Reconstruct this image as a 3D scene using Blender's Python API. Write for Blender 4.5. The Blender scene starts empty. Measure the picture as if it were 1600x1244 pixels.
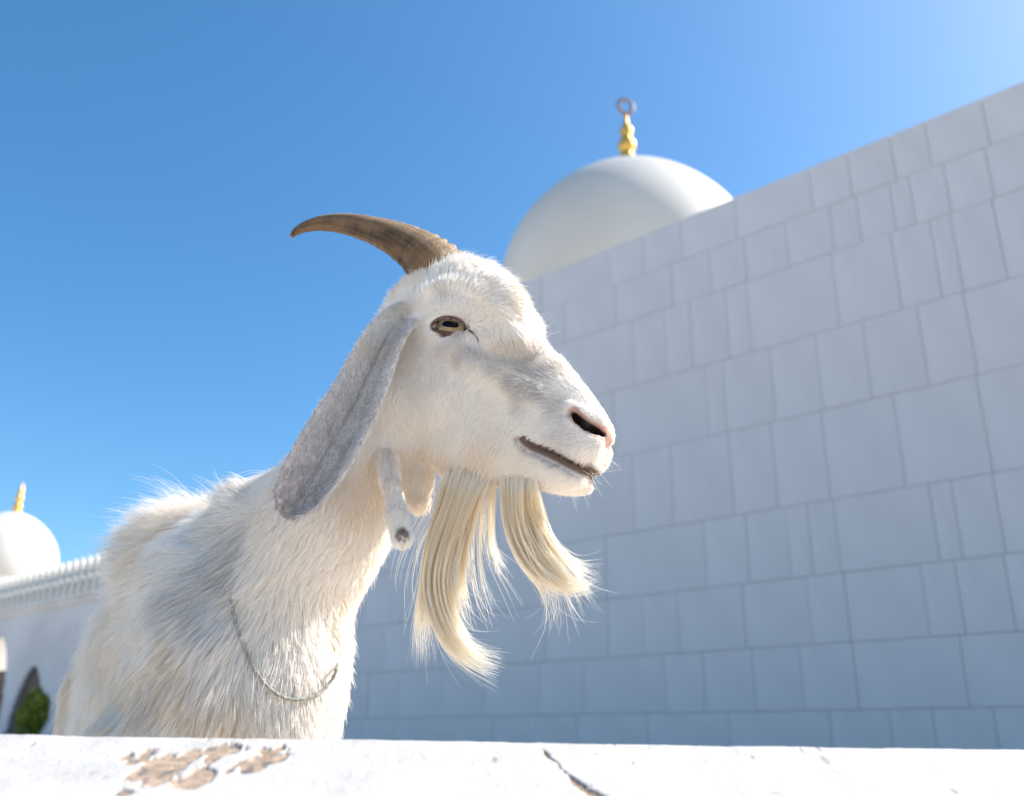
import bpy, bmesh, math, time
import numpy as np
from mathutils import Vector, Matrix
from mathutils.bvhtree import BVHTree
from mathutils.kdtree import KDTree

T0 = time.time()
SC = bpy.context.scene
COL = SC.collection
RNG = np.random.default_rng(7)

# ------------------------------------------------------------------ camera
FPX = 1425.0                        # focal length in pixels of the 1600 px wide photograph
TILT, ROLL = math.radians(21.6), math.radians(1.2)
CAM = np.array([0.0, 0.0, 0.42])
cam_data = bpy.data.cameras.new('camera')
cam = bpy.data.objects.new('camera', cam_data)
COL.objects.link(cam)
CAM_M = Matrix.Rotation(math.pi / 2 + TILT, 3, 'X') @ Matrix.Rotation(ROLL, 3, 'Z')
cam.matrix_world = Matrix.Translation(Vector(CAM)) @ CAM_M.to_4x4()
cam_data.sensor_width = 36.0
cam_data.lens = 36.0 * FPX / 1600.0
cam_data.clip_start = 0.02
cam_data.clip_end = 3000.0
cam_data.dof.use_dof = True
cam_data.dof.focus_distance = 1.03
cam_data.dof.aperture_fstop = 4.6
SC.camera = cam

# ------------------------------------------------------------------ sky, sun, exposure
SUN_EL, SUN_AZ = math.radians(43.0), math.radians(77.0)     # azimuth from +Y towards +X
world = bpy.data.worlds.new('World')
SC.world = world
world.use_nodes = True
wn = world.node_tree
sky = wn.nodes.new('ShaderNodeTexSky')
sky.sky_type = 'NISHITA'
sky.sun_disc = False
sky.sun_elevation = SUN_EL
sky.sun_rotation = SUN_AZ
sky.altitude = 0.0
sky.air_density = 1.0
sky.dust_density = 1.3
sky.ozone_density = 4.0
bg = wn.nodes['Background']
bg.inputs['Strength'].default_value = 0.116
hs = wn.nodes.new('ShaderNodeHueSaturation')
hs.inputs['Saturation'].default_value = 1.24
hs.inputs['Hue'].default_value = 0.492
wn.links.new(sky.outputs['Color'], hs.inputs['Color'])
wn.links.new(hs.outputs['Color'], bg.inputs['Color'])
sun_data = bpy.data.lights.new('sun', 'SUN')
sun_data.energy = 5.0
sun_data.angle = math.radians(0.53)
sun_data.color = (1.0, 0.95, 0.87)
sun = bpy.data.objects.new('sun', sun_data)
COL.objects.link(sun)
to_sun = Vector((math.sin(SUN_AZ) * math.cos(SUN_EL), math.cos(SUN_AZ) * math.cos(SUN_EL), math.sin(SUN_EL)))
sun.rotation_euler = to_sun.to_track_quat('Z', 'Y').to_euler()
SC.view_settings.view_transform = 'Standard'
SC.view_settings.look = 'None'
SC.view_settings.gamma = 1.0
SC.view_settings.use_curve_mapping = False
SC.view_settings.exposure = 0.97
SC.render.engine = 'CYCLES'
SC.cycles.use_denoising = True
SC.cycles.denoiser = 'OPENIMAGEDENOISE'
SC.cycles.max_bounces = 14
SC.cycles.diffuse_bounces = 10
SC.cycles.transmission_bounces = 12
SC.cycles.sample_clamp_indirect = 6.0
SC.cycles_curves.shape = 'RIBBONS'

# ------------------------------------------------------------------ pixels to points
RM = np.array(CAM_M)
def ray(px, py):
    return RM @ np.array([(px - 800) / FPX, -(py - 622) / FPX, -1.0])
def P(px, py, Y):                                   # the point of that pixel's ray at world distance Y
    d = ray(px, py)
    return CAM + d * (Y / d[1])
def on_plane(px, py, o, n):
    d = ray(px, py)
    return CAM + d * (np.dot(o - CAM, n) / np.dot(d, n))

# ------------------------------------------------------------------ helpers
def N3(v):
    v = np.asarray(v, float)
    return v / np.maximum(np.linalg.norm(v, axis=-1, keepdims=True), 1e-12)
def catmull(pts, n):
    pts = np.asarray(pts, float)
    q = np.vstack([2 * pts[0] - pts[1], pts, 2 * pts[-1] - pts[-2]])
    t = np.linspace(0, len(pts) - 1, n)
    i = np.minimum(t.astype(int), len(pts) - 2)
    f = (t - i)[:, None]
    a, b, c, d = q[i], q[i + 1], q[i + 2], q[i + 3]
    return 0.5 * (2 * b + (c - a) * f + (2 * a - 5 * b + 4 * c - d) * f**2 + (3 * b - a - 3 * c + d) * f**3)
def mesh_obj(name, verts, faces, mat=None, parent=None, smooth=True):
    me = bpy.data.meshes.new(name)
    me.from_pydata([tuple(map(float, v)) for v in verts], [], [tuple(map(int, f)) for f in faces])
    me.update()
    if smooth:
        me.polygons.foreach_set('use_smooth', [True] * len(me.polygons))
    if mat:
        me.materials.append(mat)
    o = bpy.data.objects.new(name, me)
    COL.objects.link(o)
    if parent:
        o.parent = parent
    return o
def empty(name, loc=(0, 0, 0)):
    o = bpy.data.objects.new(name, None)
    COL.objects.link(o)
    o.location = loc
    o.empty_display_size = 0.1
    return o
def attach(o, parent):                              # parent while keeping the world position
    o.parent = parent
    m = Matrix.Identity(4)
    p = parent
    while p:
        m = p.matrix_basis @ m if p.parent is None else m
        p = p.parent
    o.matrix_parent_inverse = m.inverted()
    return o
def tag(o, label=None, cat=None, group=None, kind=None):
    for k, v in (('label', label), ('category', cat), ('group', group), ('kind', kind)):
        if v:
            o[k] = v
    return o
def tube(pts, radii, seg=12, flat=None, cap=True):
    """verts, faces of a tube along pts; flat = list of (axis vector, factor) squash"""
    pts = np.asarray(pts, float)
    n = len(pts)
    tan = N3(np.gradient(pts, axis=0))
    ref = np.array([0.13, 0.97, 0.2])
    vs, fs = [], []
    u = N3(ref - tan[0] * np.dot(ref, tan[0]))
    for i in range(n):
        u = N3(u - tan[i] * np.dot(u, tan[i]))
        w = np.cross(tan[i], u)
        for k in range(seg):
            a = 2 * math.pi * k / seg
            off = math.cos(a) * u + math.sin(a) * w
            if flat is not None:
                off = off - flat[0] * np.dot(off, flat[0]) * (1 - flat[1])
            vs.append(pts[i] + off * radii[i])
    for i in range(n - 1):
        for k in range(seg):
            fs.append((i * seg + k, i * seg + (k + 1) % seg, (i + 1) * seg + (k + 1) % seg, (i + 1) * seg + k))
    if cap:
        vs.append(pts[0]); vs.append(pts[-1])
        for k in range(seg):
            fs.append((len(vs) - 2, (k + 1) % seg, k))
            fs.append((len(vs) - 1, (n - 1) * seg + k, (n - 1) * seg + (k + 1) % seg))
    return np.array(vs), fs
def lathe(profile, seg=64):
    vs, fs = [], []
    n = len(profile)
    for r, z in profile:
        for k in range(seg):
            a = 2 * math.pi * k / seg
            vs.append((r * math.cos(a), r * math.sin(a), z))
    for i in range(n - 1):
        for k in range(seg):
            fs.append((i * seg + k, i * seg + (k + 1) % seg, (i + 1) * seg + (k + 1) % seg, (i + 1) * seg + k))
    return np.array(vs), fs

def _hash(ix, iy, iz, s):
    h = (ix * 374761393 + iy * 668265263 + iz * 2147483647 + s * 974711) & 0xFFFFFFFF
    h = ((h ^ (h >> 13)) * 1274126177) & 0xFFFFFFFF
    h = ((h ^ (h >> 16)) * 2246822519) & 0xFFFFFFFF
    return ((h ^ (h >> 15)) & 0xFFFF) / 65535.0
def vnoise(p, freq, s=0):
    """value noise 0..1 at points (N,3)"""
    q = np.asarray(p) * freq + 100.0
    i = np.floor(q).astype(np.int64)
    f = q - i
    f = f * f * (3 - 2 * f)
    r = 0
    for dx in (0, 1):
        for dy in (0, 1):
            for dz in (0, 1):
                w = (f[:, 0] if dx else 1 - f[:, 0]) * (f[:, 1] if dy else 1 - f[:, 1]) * (f[:, 2] if dz else 1 - f[:, 2])
                r = r + w * _hash(i[:, 0] + dx, i[:, 1] + dy, i[:, 2] + dz, s)
    return r
def fbm(p, freq, s=0, oct=4):
    r, a, t = 0, 1.0, 0
    for k in range(oct):
        r = r + a * vnoise(p, freq * 2**k, s + k * 17)
        t += a
        a *= 0.5
    return r / t
def vec_noise(p, freq, s=0):
    return np.stack([vnoise(p, freq, s + 31 * k) for k in range(3)], 1) * 2 - 1
def sstep(a, b, x):
    t = np.clip((x - a) / (b - a), 0, 1)
    return t * t * (3 - 2 * t)

# ------------------------------------------------------------------ materials
def new_mat(name, color=(0.8, 0.8, 0.8), rough=0.6, **kw):
    m = bpy.data.materials.new(name)
    m.use_nodes = True
    b = m.node_tree.nodes['Principled BSDF']
    b.inputs['Base Color'].default_value = (*color, 1)
    b.inputs['Roughness'].default_value = rough
    for k, v in kw.items():
        b.inputs[k].default_value = v
    return m
def noise_col(m, c1, c2, scale=5.0, detail=6, lo=0.35, hi=0.65, bump=0.0, bump_scale=None, coords='Object', stretch=None, per_object=0.0):
    nt = m.node_tree
    b = nt.nodes['Principled BSDF']
    tc = nt.nodes.new('ShaderNodeTexCoord')
    src = tc.outputs[coords]
    if stretch:
        mp = nt.nodes.new('ShaderNodeMapping')
        mp.inputs['Scale'].default_value = stretch
        nt.links.new(src, mp.inputs['Vector'])
        src = mp.outputs['Vector']
    nz = nt.nodes.new('ShaderNodeTexNoise')
    nz.inputs['Scale'].default_value = scale
    nz.inputs['Detail'].default_value = detail
    nt.links.new(src, nz.inputs['Vector'])
    cr = nt.nodes.new('ShaderNodeValToRGB')
    cr.color_ramp.elements[0].position, cr.color_ramp.elements[1].position = lo, hi
    cr.color_ramp.elements[0].color, cr.color_ramp.elements[1].color = (*c1, 1), (*c2, 1)
    nt.links.new(nz.outputs['Fac'], cr.inputs['Fac'])
    out = cr.outputs['Color']
    if per_object:
        oi = nt.nodes.new('ShaderNodeObjectInfo')
        mr = nt.nodes.new('ShaderNodeMapRange')
        mr.inputs['To Min'].default_value, mr.inputs['To Max'].default_value = 1 - per_object, 1 + per_object * 0.4
        nt.links.new(oi.outputs['Random'], mr.inputs['Value'])
        mx = nt.nodes.new('ShaderNodeVectorMath')
        mx.operation = 'SCALE'
        nt.links.new(out, mx.inputs[0])
        nt.links.new(mr.outputs['Result'], mx.inputs['Scale'])
        out = mx.outputs['Vector']
    nt.links.new(out, b.inputs['Base Color'])
    if bump:
        n2 = nt.nodes.new('ShaderNodeTexNoise')
        n2.inputs['Scale'].default_value = bump_scale or scale * 6
        n2.inputs['Detail'].default_value = 8
        nt.links.new(src, n2.inputs['Vector'])
        bp = nt.nodes.new('ShaderNodeBump')
        bp.inputs['Strength'].default_value = bump
        bp.inputs['Distance'].default_value = 0.01
        nt.links.new(n2.outputs['Fac'], bp.inputs['Height'])
        nt.links.new(bp.outputs['Normal'], b.inputs['Normal'])
    return m
def attr_mat(name, attr, rough=0.6, bump=0.0, bump_scale=300.0, **kw):
    m = new_mat(name, rough=rough, **kw)
    nt = m.node_tree
    at = nt.nodes.new('ShaderNodeAttribute')
    at.attribute_name = attr
    nt.links.new(at.outputs['Color'], nt.nodes['Principled BSDF'].inputs['Base Color'])
    if bump:
        tc = nt.nodes.new('ShaderNodeTexCoord')
        n2 = nt.nodes.new('ShaderNodeTexNoise')
        n2.inputs['Scale'].default_value = bump_scale
        n2.inputs['Detail'].default_value = 6
        nt.links.new(tc.outputs['Object'], n2.inputs['Vector'])
        bp = nt.nodes.new('ShaderNodeBump')
        bp.inputs['Strength'].default_value = bump
        bp.inputs['Distance'].default_value = 0.002
        nt.links.new(n2.outputs['Fac'], bp.inputs['Height'])
        nt.links.new(bp.outputs['Normal'], nt.nodes['Principled BSDF'].inputs['Normal'])
    return m
def hair_mat(name, transl=0.35, gloss=0.06, skin_normal=False):
    m = bpy.data.materials.new(name)
    m.use_nodes = True
    nt = m.node_tree
    nt.nodes.remove(nt.nodes['Principled BSDF'])
    out = nt.nodes['Material Output']
    at = nt.nodes.new('ShaderNodeAttribute')
    at.attribute_name = 'tint'
    df = nt.nodes.new('ShaderNodeBsdfDiffuse')
    tr = nt.nodes.new('ShaderNodeBsdfTranslucent')
    gl = nt.nodes.new('ShaderNodeBsdfGlossy')
    gl.inputs['Roughness'].default_value = 0.42
    gl.inputs['Color'].default_value = (0.9, 0.9, 0.9, 1)
    m1 = nt.nodes.new('ShaderNodeMixShader')
    m2 = nt.nodes.new('ShaderNodeMixShader')
    m1.inputs[0].default_value = transl
    m2.inputs[0].default_value = gloss
    if skin_normal:
        an = nt.nodes.new('ShaderNodeAttribute')
        an.attribute_name = 'skin_normal'
        nt.links.new(an.outputs['Vector'], df.inputs['Normal'])
        nt.links.new(an.outputs['Vector'], tr.inputs['Normal'])
    nt.links.new(at.outputs['Color'], df.inputs['Color'])
    nt.links.new(at.outputs['Color'], tr.inputs['Color'])
    nt.links.new(df.outputs[0], m1.inputs[1])
    nt.links.new(tr.outputs[0], m1.inputs[2])
    nt.links.new(m1.outputs[0], m2.inputs[1])
    nt.links.new(gl.outputs[0], m2.inputs[2])
    nt.links.new(m2.outputs[0], out.inputs['Surface'])
    return m

M_PANEL = noise_col(new_mat('marble_panel', rough=0.45), (0.475, 0.47, 0.485), (0.525, 0.52, 0.535), scale=0.9, detail=8, lo=0.3, hi=0.7,
                    bump=0.08, bump_scale=14, coords='Generated', stretch=(2.2, 1, 0.8), per_object=0.018)
M_MORTAR = noise_col(new_mat('mortar', rough=0.9), (0.40, 0.385, 0.38), (0.46, 0.445, 0.44), scale=1.2)
M_WHITE = noise_col(new_mat('white_render', rough=0.6), (0.50, 0.48, 0.44), (0.56, 0.535, 0.49), scale=0.6, bump=0.05, bump_scale=6)
M_ARCADE = noise_col(new_mat('shaded_arcade_stone', rough=0.7), (0.44, 0.44, 0.455), (0.52, 0.515, 0.53), scale=0.5, bump=0.05, bump_scale=6)  # the facade's blue-grey shade is put into this stone colour
M_CORNICE = noise_col(new_mat('grey_cornice_stone', rough=0.7), (0.52, 0.50, 0.48), (0.62, 0.60, 0.58), scale=1.0)
M_GOLD = new_mat('gilded_metal', (0.80, 0.44, 0.10), 0.42, Metallic=0.75)
M_STEEL = new_mat('grey_metal', (0.20, 0.17, 0.17), 0.5, Metallic=0.3)
M_DARK = noise_col(new_mat('dark_wood_and_shade', rough=0.7), (0.05, 0.035, 0.03), (0.09, 0.06, 0.05), scale=2.0)  # wood of the door; also paints the dark in the arch and slit
M_LEAF = noise_col(new_mat('leaf_green', rough=0.5), (0.09, 0.14, 0.012), (0.26, 0.28, 0.02), scale=1.5)
M_BARK = new_mat('bark', (0.12, 0.08, 0.05), 0.9)
M_PLAZA = noise_col(new_mat('plaza_marble', rough=0.5), (0.70, 0.615, 0.51), (0.80, 0.70, 0.585), scale=0.3)

# ------------------------------------------------------------------ ground
gs = 900.0
ground = mesh_obj('ground', [(-gs, -gs, 0), (gs, -gs, 0), (gs, gs, 0), (-gs, gs, 0)], [(0, 1, 2, 3)], M_PLAZA, smooth=False)
tag(ground, kind='structure')

# ------------------------------------------------------------------ the two buildings (parallel facades)
AZ = math.radians(-48.4)
WD = np.array([math.sin(AZ), math.cos(AZ), 0.0])          # along the facades, away to the left
WN = np.array([WD[1], -WD[0], 0.0])                        # into the facades
UP = np.array([0, 0, 1.0])
def W(s, z, dist):                                         # facade coordinates to world
    return CAM * np.array([1, 1, 0]) + WD * s + WN * dist + UP * z
def proj(p):
    q = RM.T @ (np.asarray(p, float) - CAM)
    return 800 + FPX * q[0] / -q[2], 622 - FPX * q[1] / -q[2]
def box_between(o, ax, ay, az):                            # corner + three edge vectors
    v = [o, o + ax, o + ax + ay, o + ay, o + az, o + ax + az, o + ax + ay + az, o + ay + az]
    f = [(0, 3, 2, 1), (4, 5, 6, 7), (0, 1, 5, 4), (1, 2, 6, 5), (2, 3, 7, 6), (3, 0, 4, 7)]
    return v, f
def boxes(name, items, mat, parent, smooth=False):
    vs, fs = [], []
    for it in items:
        v, f = box_between(*it)
        fs += [tuple(i + len(vs) for i in q) for q in f]
        vs += list(v)
    return mesh_obj(name, vs, fs, mat, parent, smooth)

D1 = 7.0
S_L, S_R = 1.252 * D1, -3.2                                # ends of the right-hand wall
hall = empty('marble_clad_hall')
tag(hall, 'long white marble clad hall wall with a gold tipped dome rising behind it', 'building')
ztop = 0.42 + 0.728 * D1
core = boxes('wall', [(W(S_R, 0, D1 + 0.03), WD * (S_L - S_R - 0.02), WN * 13.0, UP * (ztop - 0.03))], M_MORTAR, hall)
kz = [-0.06, -0.005, 0.0555, 0.1245, 0.1995, 0.2835, 0.3925, 0.492, 0.5945, 0.662, 0.728]
joints = {1: [1140, 1300, 1395, 1463, 1560], 2: [1040, 1100, 1178, 1253, 1337, 1507], 3: [950, 1005, 1060, 1163, 1265, 1324, 1446, 1500, 1578],
          4: [947, 1102, 1168, 1232, 1266, 1308, 1460, 1495, 1561], 5: [990, 1050, 1143, 1210, 1290, 1405, 1538],
          6: [1105, 1132, 1207, 1280, 1355, 1442, 1516], 7: [990, 1040, 1080, 1137, 1170, 1305, 1400, 1462, 1495, 1562],
          8: [962, 1050, 1110, 1165, 1230, 1300, 1342, 1395, 1425, 1480, 1546], 9: [952, 1005, 1065, 1150, 1267, 1327, 1395, 1450, 1540]}
def s_of_px(px, z):
    lo, hi = -1.0, 12.0
    for _ in range(40):
        m = (lo + hi) / 2
        if proj(W(m, z, D1))[0] > px:
            lo = m
        else:
            hi = m
    return lo
unit = bpy.data.meshes.new('stone_panel')
bmu = bmesh.new()
bmesh.ops.create_cube(bmu, size=1.0)
bmesh.ops.bevel(bmu, geom=[e for e in bmu.edges], offset=0.0025, segments=1, affect='EDGES')
bmu.to_mesh(unit)
bmu.free()
unit.materials.append(M_PANEL)
wall_rot = Matrix((WD, WN, UP)).transposed().to_4x4()
JT = 0.004
for r in range(len(kz) - 1):
    z0, z1 = 0.42 + kz[r] * D1, 0.42 + kz[r + 1] * D1
    z0 = max(z0, 0.0)
    js = sorted(s_of_px(px, (z0 + z1) / 2) for px in joints.get(r, []))
    if not js:
        js = [1.0, 1.9]
    while js[-1] < S_L - 0.7:
        js.append(js[-1] + RNG.uniform(0.42, 1.1))
    while js[0] > S_R + 0.7:
        js.insert(0, js[0] - RNG.uniform(0.42, 1.1))
    js = [S_R] + [j for j in js if S_R + 0.25 < j < S_L - 0.25] + [S_L]
    for a, b in zip(js[:-1], js[1:]):
        o = bpy.data.objects.new('stone_panel', unit)
        COL.objects.link(o)
        proud = RNG.uniform(0.0, 0.004)
        c = W((a + b) / 2, (z0 + z1) / 2, D1 + 0.025 - proud)
        o.matrix_world = Matrix.Translation(Vector(c)) @ wall_rot @ Matrix.Diagonal((b - a - JT, 0.05, z1 - z0 - JT, 1))
        o.parent = core

def dome_profile(R, n=40):
    prof = []
    for i in range(n + 1):
        a = -0.42 + (math.pi / 2 + 0.42) * i / n
        r, z = R * math.cos(a), R * math.sin(a)
        z += R * 0.07 * max(0.0, math.sin(a))**6
        prof.append((max(r, 0.001), z))
    return prof
def finial(name, base, h, R, parent, ring=True):
    k = h
    prof = [(0.16, -0.1), (0.15, 0.0), (0.12, 0.03), (0.085, 0.07), (0.11, 0.11), (0.125, 0.16), (0.105, 0.21), (0.06, 0.26), (0.075, 0.30), (0.10, 0.35),
            (0.095, 0.40), (0.055, 0.46), (0.05, 0.49), (0.075, 0.53), (0.07, 0.57), (0.035, 0.63), (0.022, 0.68), (0.02, 0.76), (0.001, 0.77)]
    prof = [(r * k * 0.95, z * k) for r, z in prof]
    v, f = lathe(prof, 20)
    o = mesh_obj(name, v + base, f, M_GOLD, parent)
    if ring:
        t = np.linspace(0, 2 * math.pi, 33)
        c = base + np.array([0, 0, 0.87 * k])
        pts = np.stack([c[0] + 0.078 * k * np.cos(t), c[1] + 0.02 * k * np.cos(t), c[2] + 0.09 * k * np.sin(t)], 1)
        v, f = tube(pts, [0.022 * k] * 33, 8, cap=False)
        return o, (v, f)
    return o, None

def dome_at(px, py, rpx, Y, parent, z_base, fin_h, ring=True):
    c = P(px, py, Y)
    R = rpx / FPX * np.linalg.norm(c - CAM) * 0.985
    v, f = lathe(dome_profile(R), 96)
    d = mesh_obj('dome', v + c, f, M_WHITE, parent)
    zb = c[2] - R * math.sin(0.42)
    rb = R * math.cos(0.42)
    v, f = lathe([(rb * 0.98, z_base), (rb * 0.98, zb - 0.25), (rb * 1.05, zb - 0.22), (rb * 1.05, zb - 0.02), (rb * 0.99, zb), (rb * 0.9, zb + 0.01)], 64)
    dr = mesh_obj('drum', v + np.array([c[0], c[1], 0]), f, M_WHITE, parent)
    o, ring = finial('finial', c + np.array([0, 0, R * 1.068]), fin_h, R, d, ring)
    if ring:
        mesh_obj('finial_ring', ring[0], ring[1], M_STEEL, d)
    return c, R
dome_at(987, 461, 207, 14.0, hall, ztop - 0.03, 1.8)

# far arcade on the left
D2 = 14.0
arcade = empty('white_arcade')
tag(arcade, 'distant white arcade with pointed arches and a crested parapet, left of the goat', 'building')
kcor, ktop = 0.345, 0.395
zc, zt = 0.42 + kcor * D2, 0.42 + ktop * D2
arches = [(2.478 * D2, 1.42, 0.42 + 0.196 * D2, 0.02 * D2 + 0.42), (2.735 * D2, 1.5, 0.42 + 0.285 * D2, 0.11 * D2 + 0.42)]
for k in range(1, 5):
    arches.append(((2.735 + 0.257 * k) * D2, 1.5, 0.42 + 0.285 * D2, 0.11 * D2 + 0.42))
def arch_top(s):
    for c, hw, za, zs in arches:
        x = abs(s - c) / hw
        if x < 1:
            return zs + (za - zs) * (1 - x**1.9) ** 0.62 if x > 0 else za
    return 0.0
sv = [15.0, 17.35, 17.55]
for c, hw, za, zs in arches:
    sv += [c - hw, c - hw + 1e-3, c + hw - 1e-3, c + hw] + [c + hw * x for x in np.linspace(-0.98, 0.98, 25)]
sv += [58.0]
sv = sorted(set(sv))
items = []
TH = 0.12
for a, b in zip(sv[:-1], sv[1:]):
    z0 = min(arch_top(a + 1e-4), arch_top(b - 1e-4)) if arch_top((a + b) / 2) > 0 else 0.0
    if abs(a - 17.35) < 1e-6:
        items.append((W(a, 0, D2), WD * (b - a), WN * TH, UP * (0.42 + 0.128 * D2)))
        z0 = 0.42 + 0.2 * D2
    items.append((W(a, z0, D2), WD * (b - a), WN * TH, UP * (zt - z0)))
boxes('wall', items, M_ARCADE, arcade)
boxes('dark_gap_panel', [(W(17.3, 0.42 + 0.12 * D2, D2 + 0.12), WD * 0.3, WN * 0.1, UP * 1.2)], M_DARK, arcade)  # dark panel added in the slit to stand for a dark gap
boxes('cornice', [(W(15, zc - 0.16, D2 - 0.12), WD * 43, WN * 0.2, UP * 0.14), (W(15, zc, D2 - 0.22), WD * 43, WN * 0.25, UP * 0.12)], M_CORNICE, arcade)
boxes('arch_shade_panel', [(W(arches[0][0] - 1.6, 0, D2 + TH + 0.02), WD * 3.2, WN * 0.06, UP * (arches[0][2] + 0.1))], M_DARK, arcade)  # added dark panel; its colour paints the shaded inside of the arch
boxes('door', [(W(2.735 * D2 - 1.5, 0, D2 + 0.6), WD * 3.0, WN * 0.08, UP * (0.42 + 0.2 * D2))], M_DARK, arcade)
# cresting: one merlon shape, copied
pr = [(-0.17, 0), (-0.19, 0.16), (-0.13, 0.30), (-0.18, 0.46), (-0.12, 0.62), (0, 0.74), (0.12, 0.62), (0.18, 0.46), (0.13, 0.30), (0.19, 0.16), (0.17, 0)]
pr = [(x * 1.15, z * 1.1) for x, z in pr]
vs = [(x, 0.0, z) for x, z in pr] + [(x, 0.14, z) for x, z in pr]
n = len(pr)
fs = [tuple(range(n)), tuple(range(2 * n - 1, n - 1, -1))] + [(i, i + n, (i + 1) % n + n, (i + 1) % n) for i in range(n)]
mer = bpy.data.meshes.new('merlon')
mer.from_pydata(vs, [], fs)
mer.materials.append(M_WHITE)
for row, (dist, zz) in enumerate(((D2 + 0.10, zt), (D2 - 0.2, zc + 0.13))):
    s = 26.2 + 0.2 * row
    while s < 44:
        o = bpy.data.objects.new('merlon', mer)
        COL.objects.link(o)
        o.matrix_world = Matrix.Translation(Vector(W(s, zz, dist))) @ wall_rot
        o.parent = arcade
        s += 0.55
pav = empty('domed_pavilion')
tag(pav, 'small white dome with a gold spike beyond the arcade roof', 'building')
dome_at(8, 880, 66, 45.0, pav, 0.0, 2.0, False)

# shrub seen through the arch
shrub = empty('garden_shrub', tuple(W(2.425 * (D2 - 1.6), 0, D2 - 1.6)))
tag(shrub, 'leafy green shrub in front of the dark pointed arch at far left', 'shrub')
def leaf_cloud(name, center, rad, n, size, mat, parent, seed):
    r = np.random.default_rng(seed)
    d = N3(r.normal(size=(n, 3)))
    rr = r.uniform(0.55, 1.0, n) ** 0.6 * (0.75 + 0.5 * vnoise(d * 1.0 + 5, 2.2, seed))
    c = d * rr[:, None] * np.array(rad) + np.array(center)
    a = N3(r.normal(size=(n, 3)))
    b = N3(np.cross(a, r.normal(size=(n, 3))))
    sz = r.uniform(0.6, 1.3, n)[:, None] * size
    v = np.stack([c - a * sz, c + b * sz * 0.5, c + a * sz, c - b * sz * 0.5], 1).reshape(-1, 3)
    return mesh_obj(name, v, np.arange(4 * n).reshape(-1, 4), mat, parent, False)
leaf_cloud('crown', (0, 0, 1.35), (0.42, 0.42, 0.72), 2000, 0.08, M_LEAF, shrub, 3)
v, f = tube([(0, 0, -0.05), (0.04, 0.02, 0.5), (-0.03, 0, 1.1), (0.05, 0.05, 1.9)], [0.07, 0.05, 0.04, 0.02], 8)
mesh_obj('trunk', v, f, M_BARK, shrub)

# ------------------------------------------------------------------ near parapet with a sloped painted coping
LE_L, LE_R = P(0, 1147, 0.78), P(1600, 1172, 0.78)
EDX = N3(LE_R - LE_L)
SL = math.tan(math.radians(19))
def xs_grid(a, b, step, far):
    return np.concatenate([np.linspace(-far, a, 12)[:-1], np.arange(a, b, step), np.linspace(b, far, 12)])
gx = xs_grid(-0.56, 0.56, 0.0012, 4.0)
gy = np.concatenate([[0.0], np.arange(0.0015, 0.12, 0.0014), np.linspace(0.125, 0.30, 12)])     # distance down the slope from the far edge
X, G = np.meshgrid(gx, gy)
base = (LE_L + LE_R) / 2
def coping_pt(x, g):
    return base + EDX * x[..., None] + np.array([0, -1.0, 0]) * g[..., None] - UP * (g * SL)[..., None]
cn = N3(np.array([0, -SL, 1.0]))
def coping_xy(px, py):
    p = on_plane(px, py, base, cn)
    return np.dot(p - base, EDX), -(p[1] - base[1] - EDX[1] * np.dot(p - base, EDX))
pts2 = np.stack([X.ravel(), G.ravel(), np.zeros(X.size)], 1)
XF, GF = X.ravel(), G.ravel()
edge_n = fbm(pts2, 60, 3, 4) - 0.5
flake = np.full(X.size, -1.0)
for px, py, hw, hh, k in ((258, 1200, 62, 38, 1.0), (212, 1185, 28, 22, 0.75), (300, 1215, 30, 28, 0.8), (352, 1170, 34, 12, 0.85), (388, 1190, 36, 20, 0.95), (432, 1183, 22, 12, 0.8),
                          (196, 1180, 22, 12, 0.7), (198, 1234, 16, 8, 0.75), (330, 1183, 20, 10, 0.5), (410, 1168, 40, 10, 0.6)):
    cx, cg = coping_xy(px, py)
    ax, ag = coping_xy(px + hw, py)[0] - cx, abs(coping_xy(px, py + hh)[1] - cg)
    d = np.sqrt(((XF - cx) / ax) ** 2 + ((GF - cg) / ag) ** 2)
    flake = np.maximum(flake, k * (1.0 - d) + 0.0)
big = fbm(pts2 * np.array([1, 0.45, 1]), 75, 11, 5) - 0.5
fl = sstep(-0.01, 0.16, flake * 0.9 + big * 1.7 - 0.10) * (flake > -0.6) * sstep(0.0, 0.12, flake + 0.12)
# crack
cr_px = [(846, 1171), (856, 1181), (866, 1190), (880, 1204), (897, 1220), (910, 1230), (935, 1244), (960, 1262), (990, 1290)]
cp = catmull([coping_xy(*q) for q in cr_px], 120)
dist = np.full(X.size, 9.0)
near = (XF > cp[:, 0].min() - 0.02) & (XF < cp[:, 0].max() + 0.02)
wob = (fbm(pts2[near], 160, 5, 3) - 0.5) * 0.006
idx = np.where(near)[0]
dd = np.sqrt(((XF[idx, None] + wob[:, None]) - cp[None, :, 0]) ** 2 + ((GF[idx, None] - cp[None, :, 1]) * 0.8) ** 2)
am = dd.argmin(1)
wid = np.interp(am / 119.0, [0, 0.06, 0.12, 0.3, 0.42, 0.5, 0.62, 1.0], [0.0003, 0.0014, 0.0018, 0.0007, 0.0009, 0.0034, 0.0042, 0.003])
crk = np.zeros(X.size)
crk[idx] = 1 - sstep(0.55, 1.25, dd.min(1) / wid)
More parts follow.
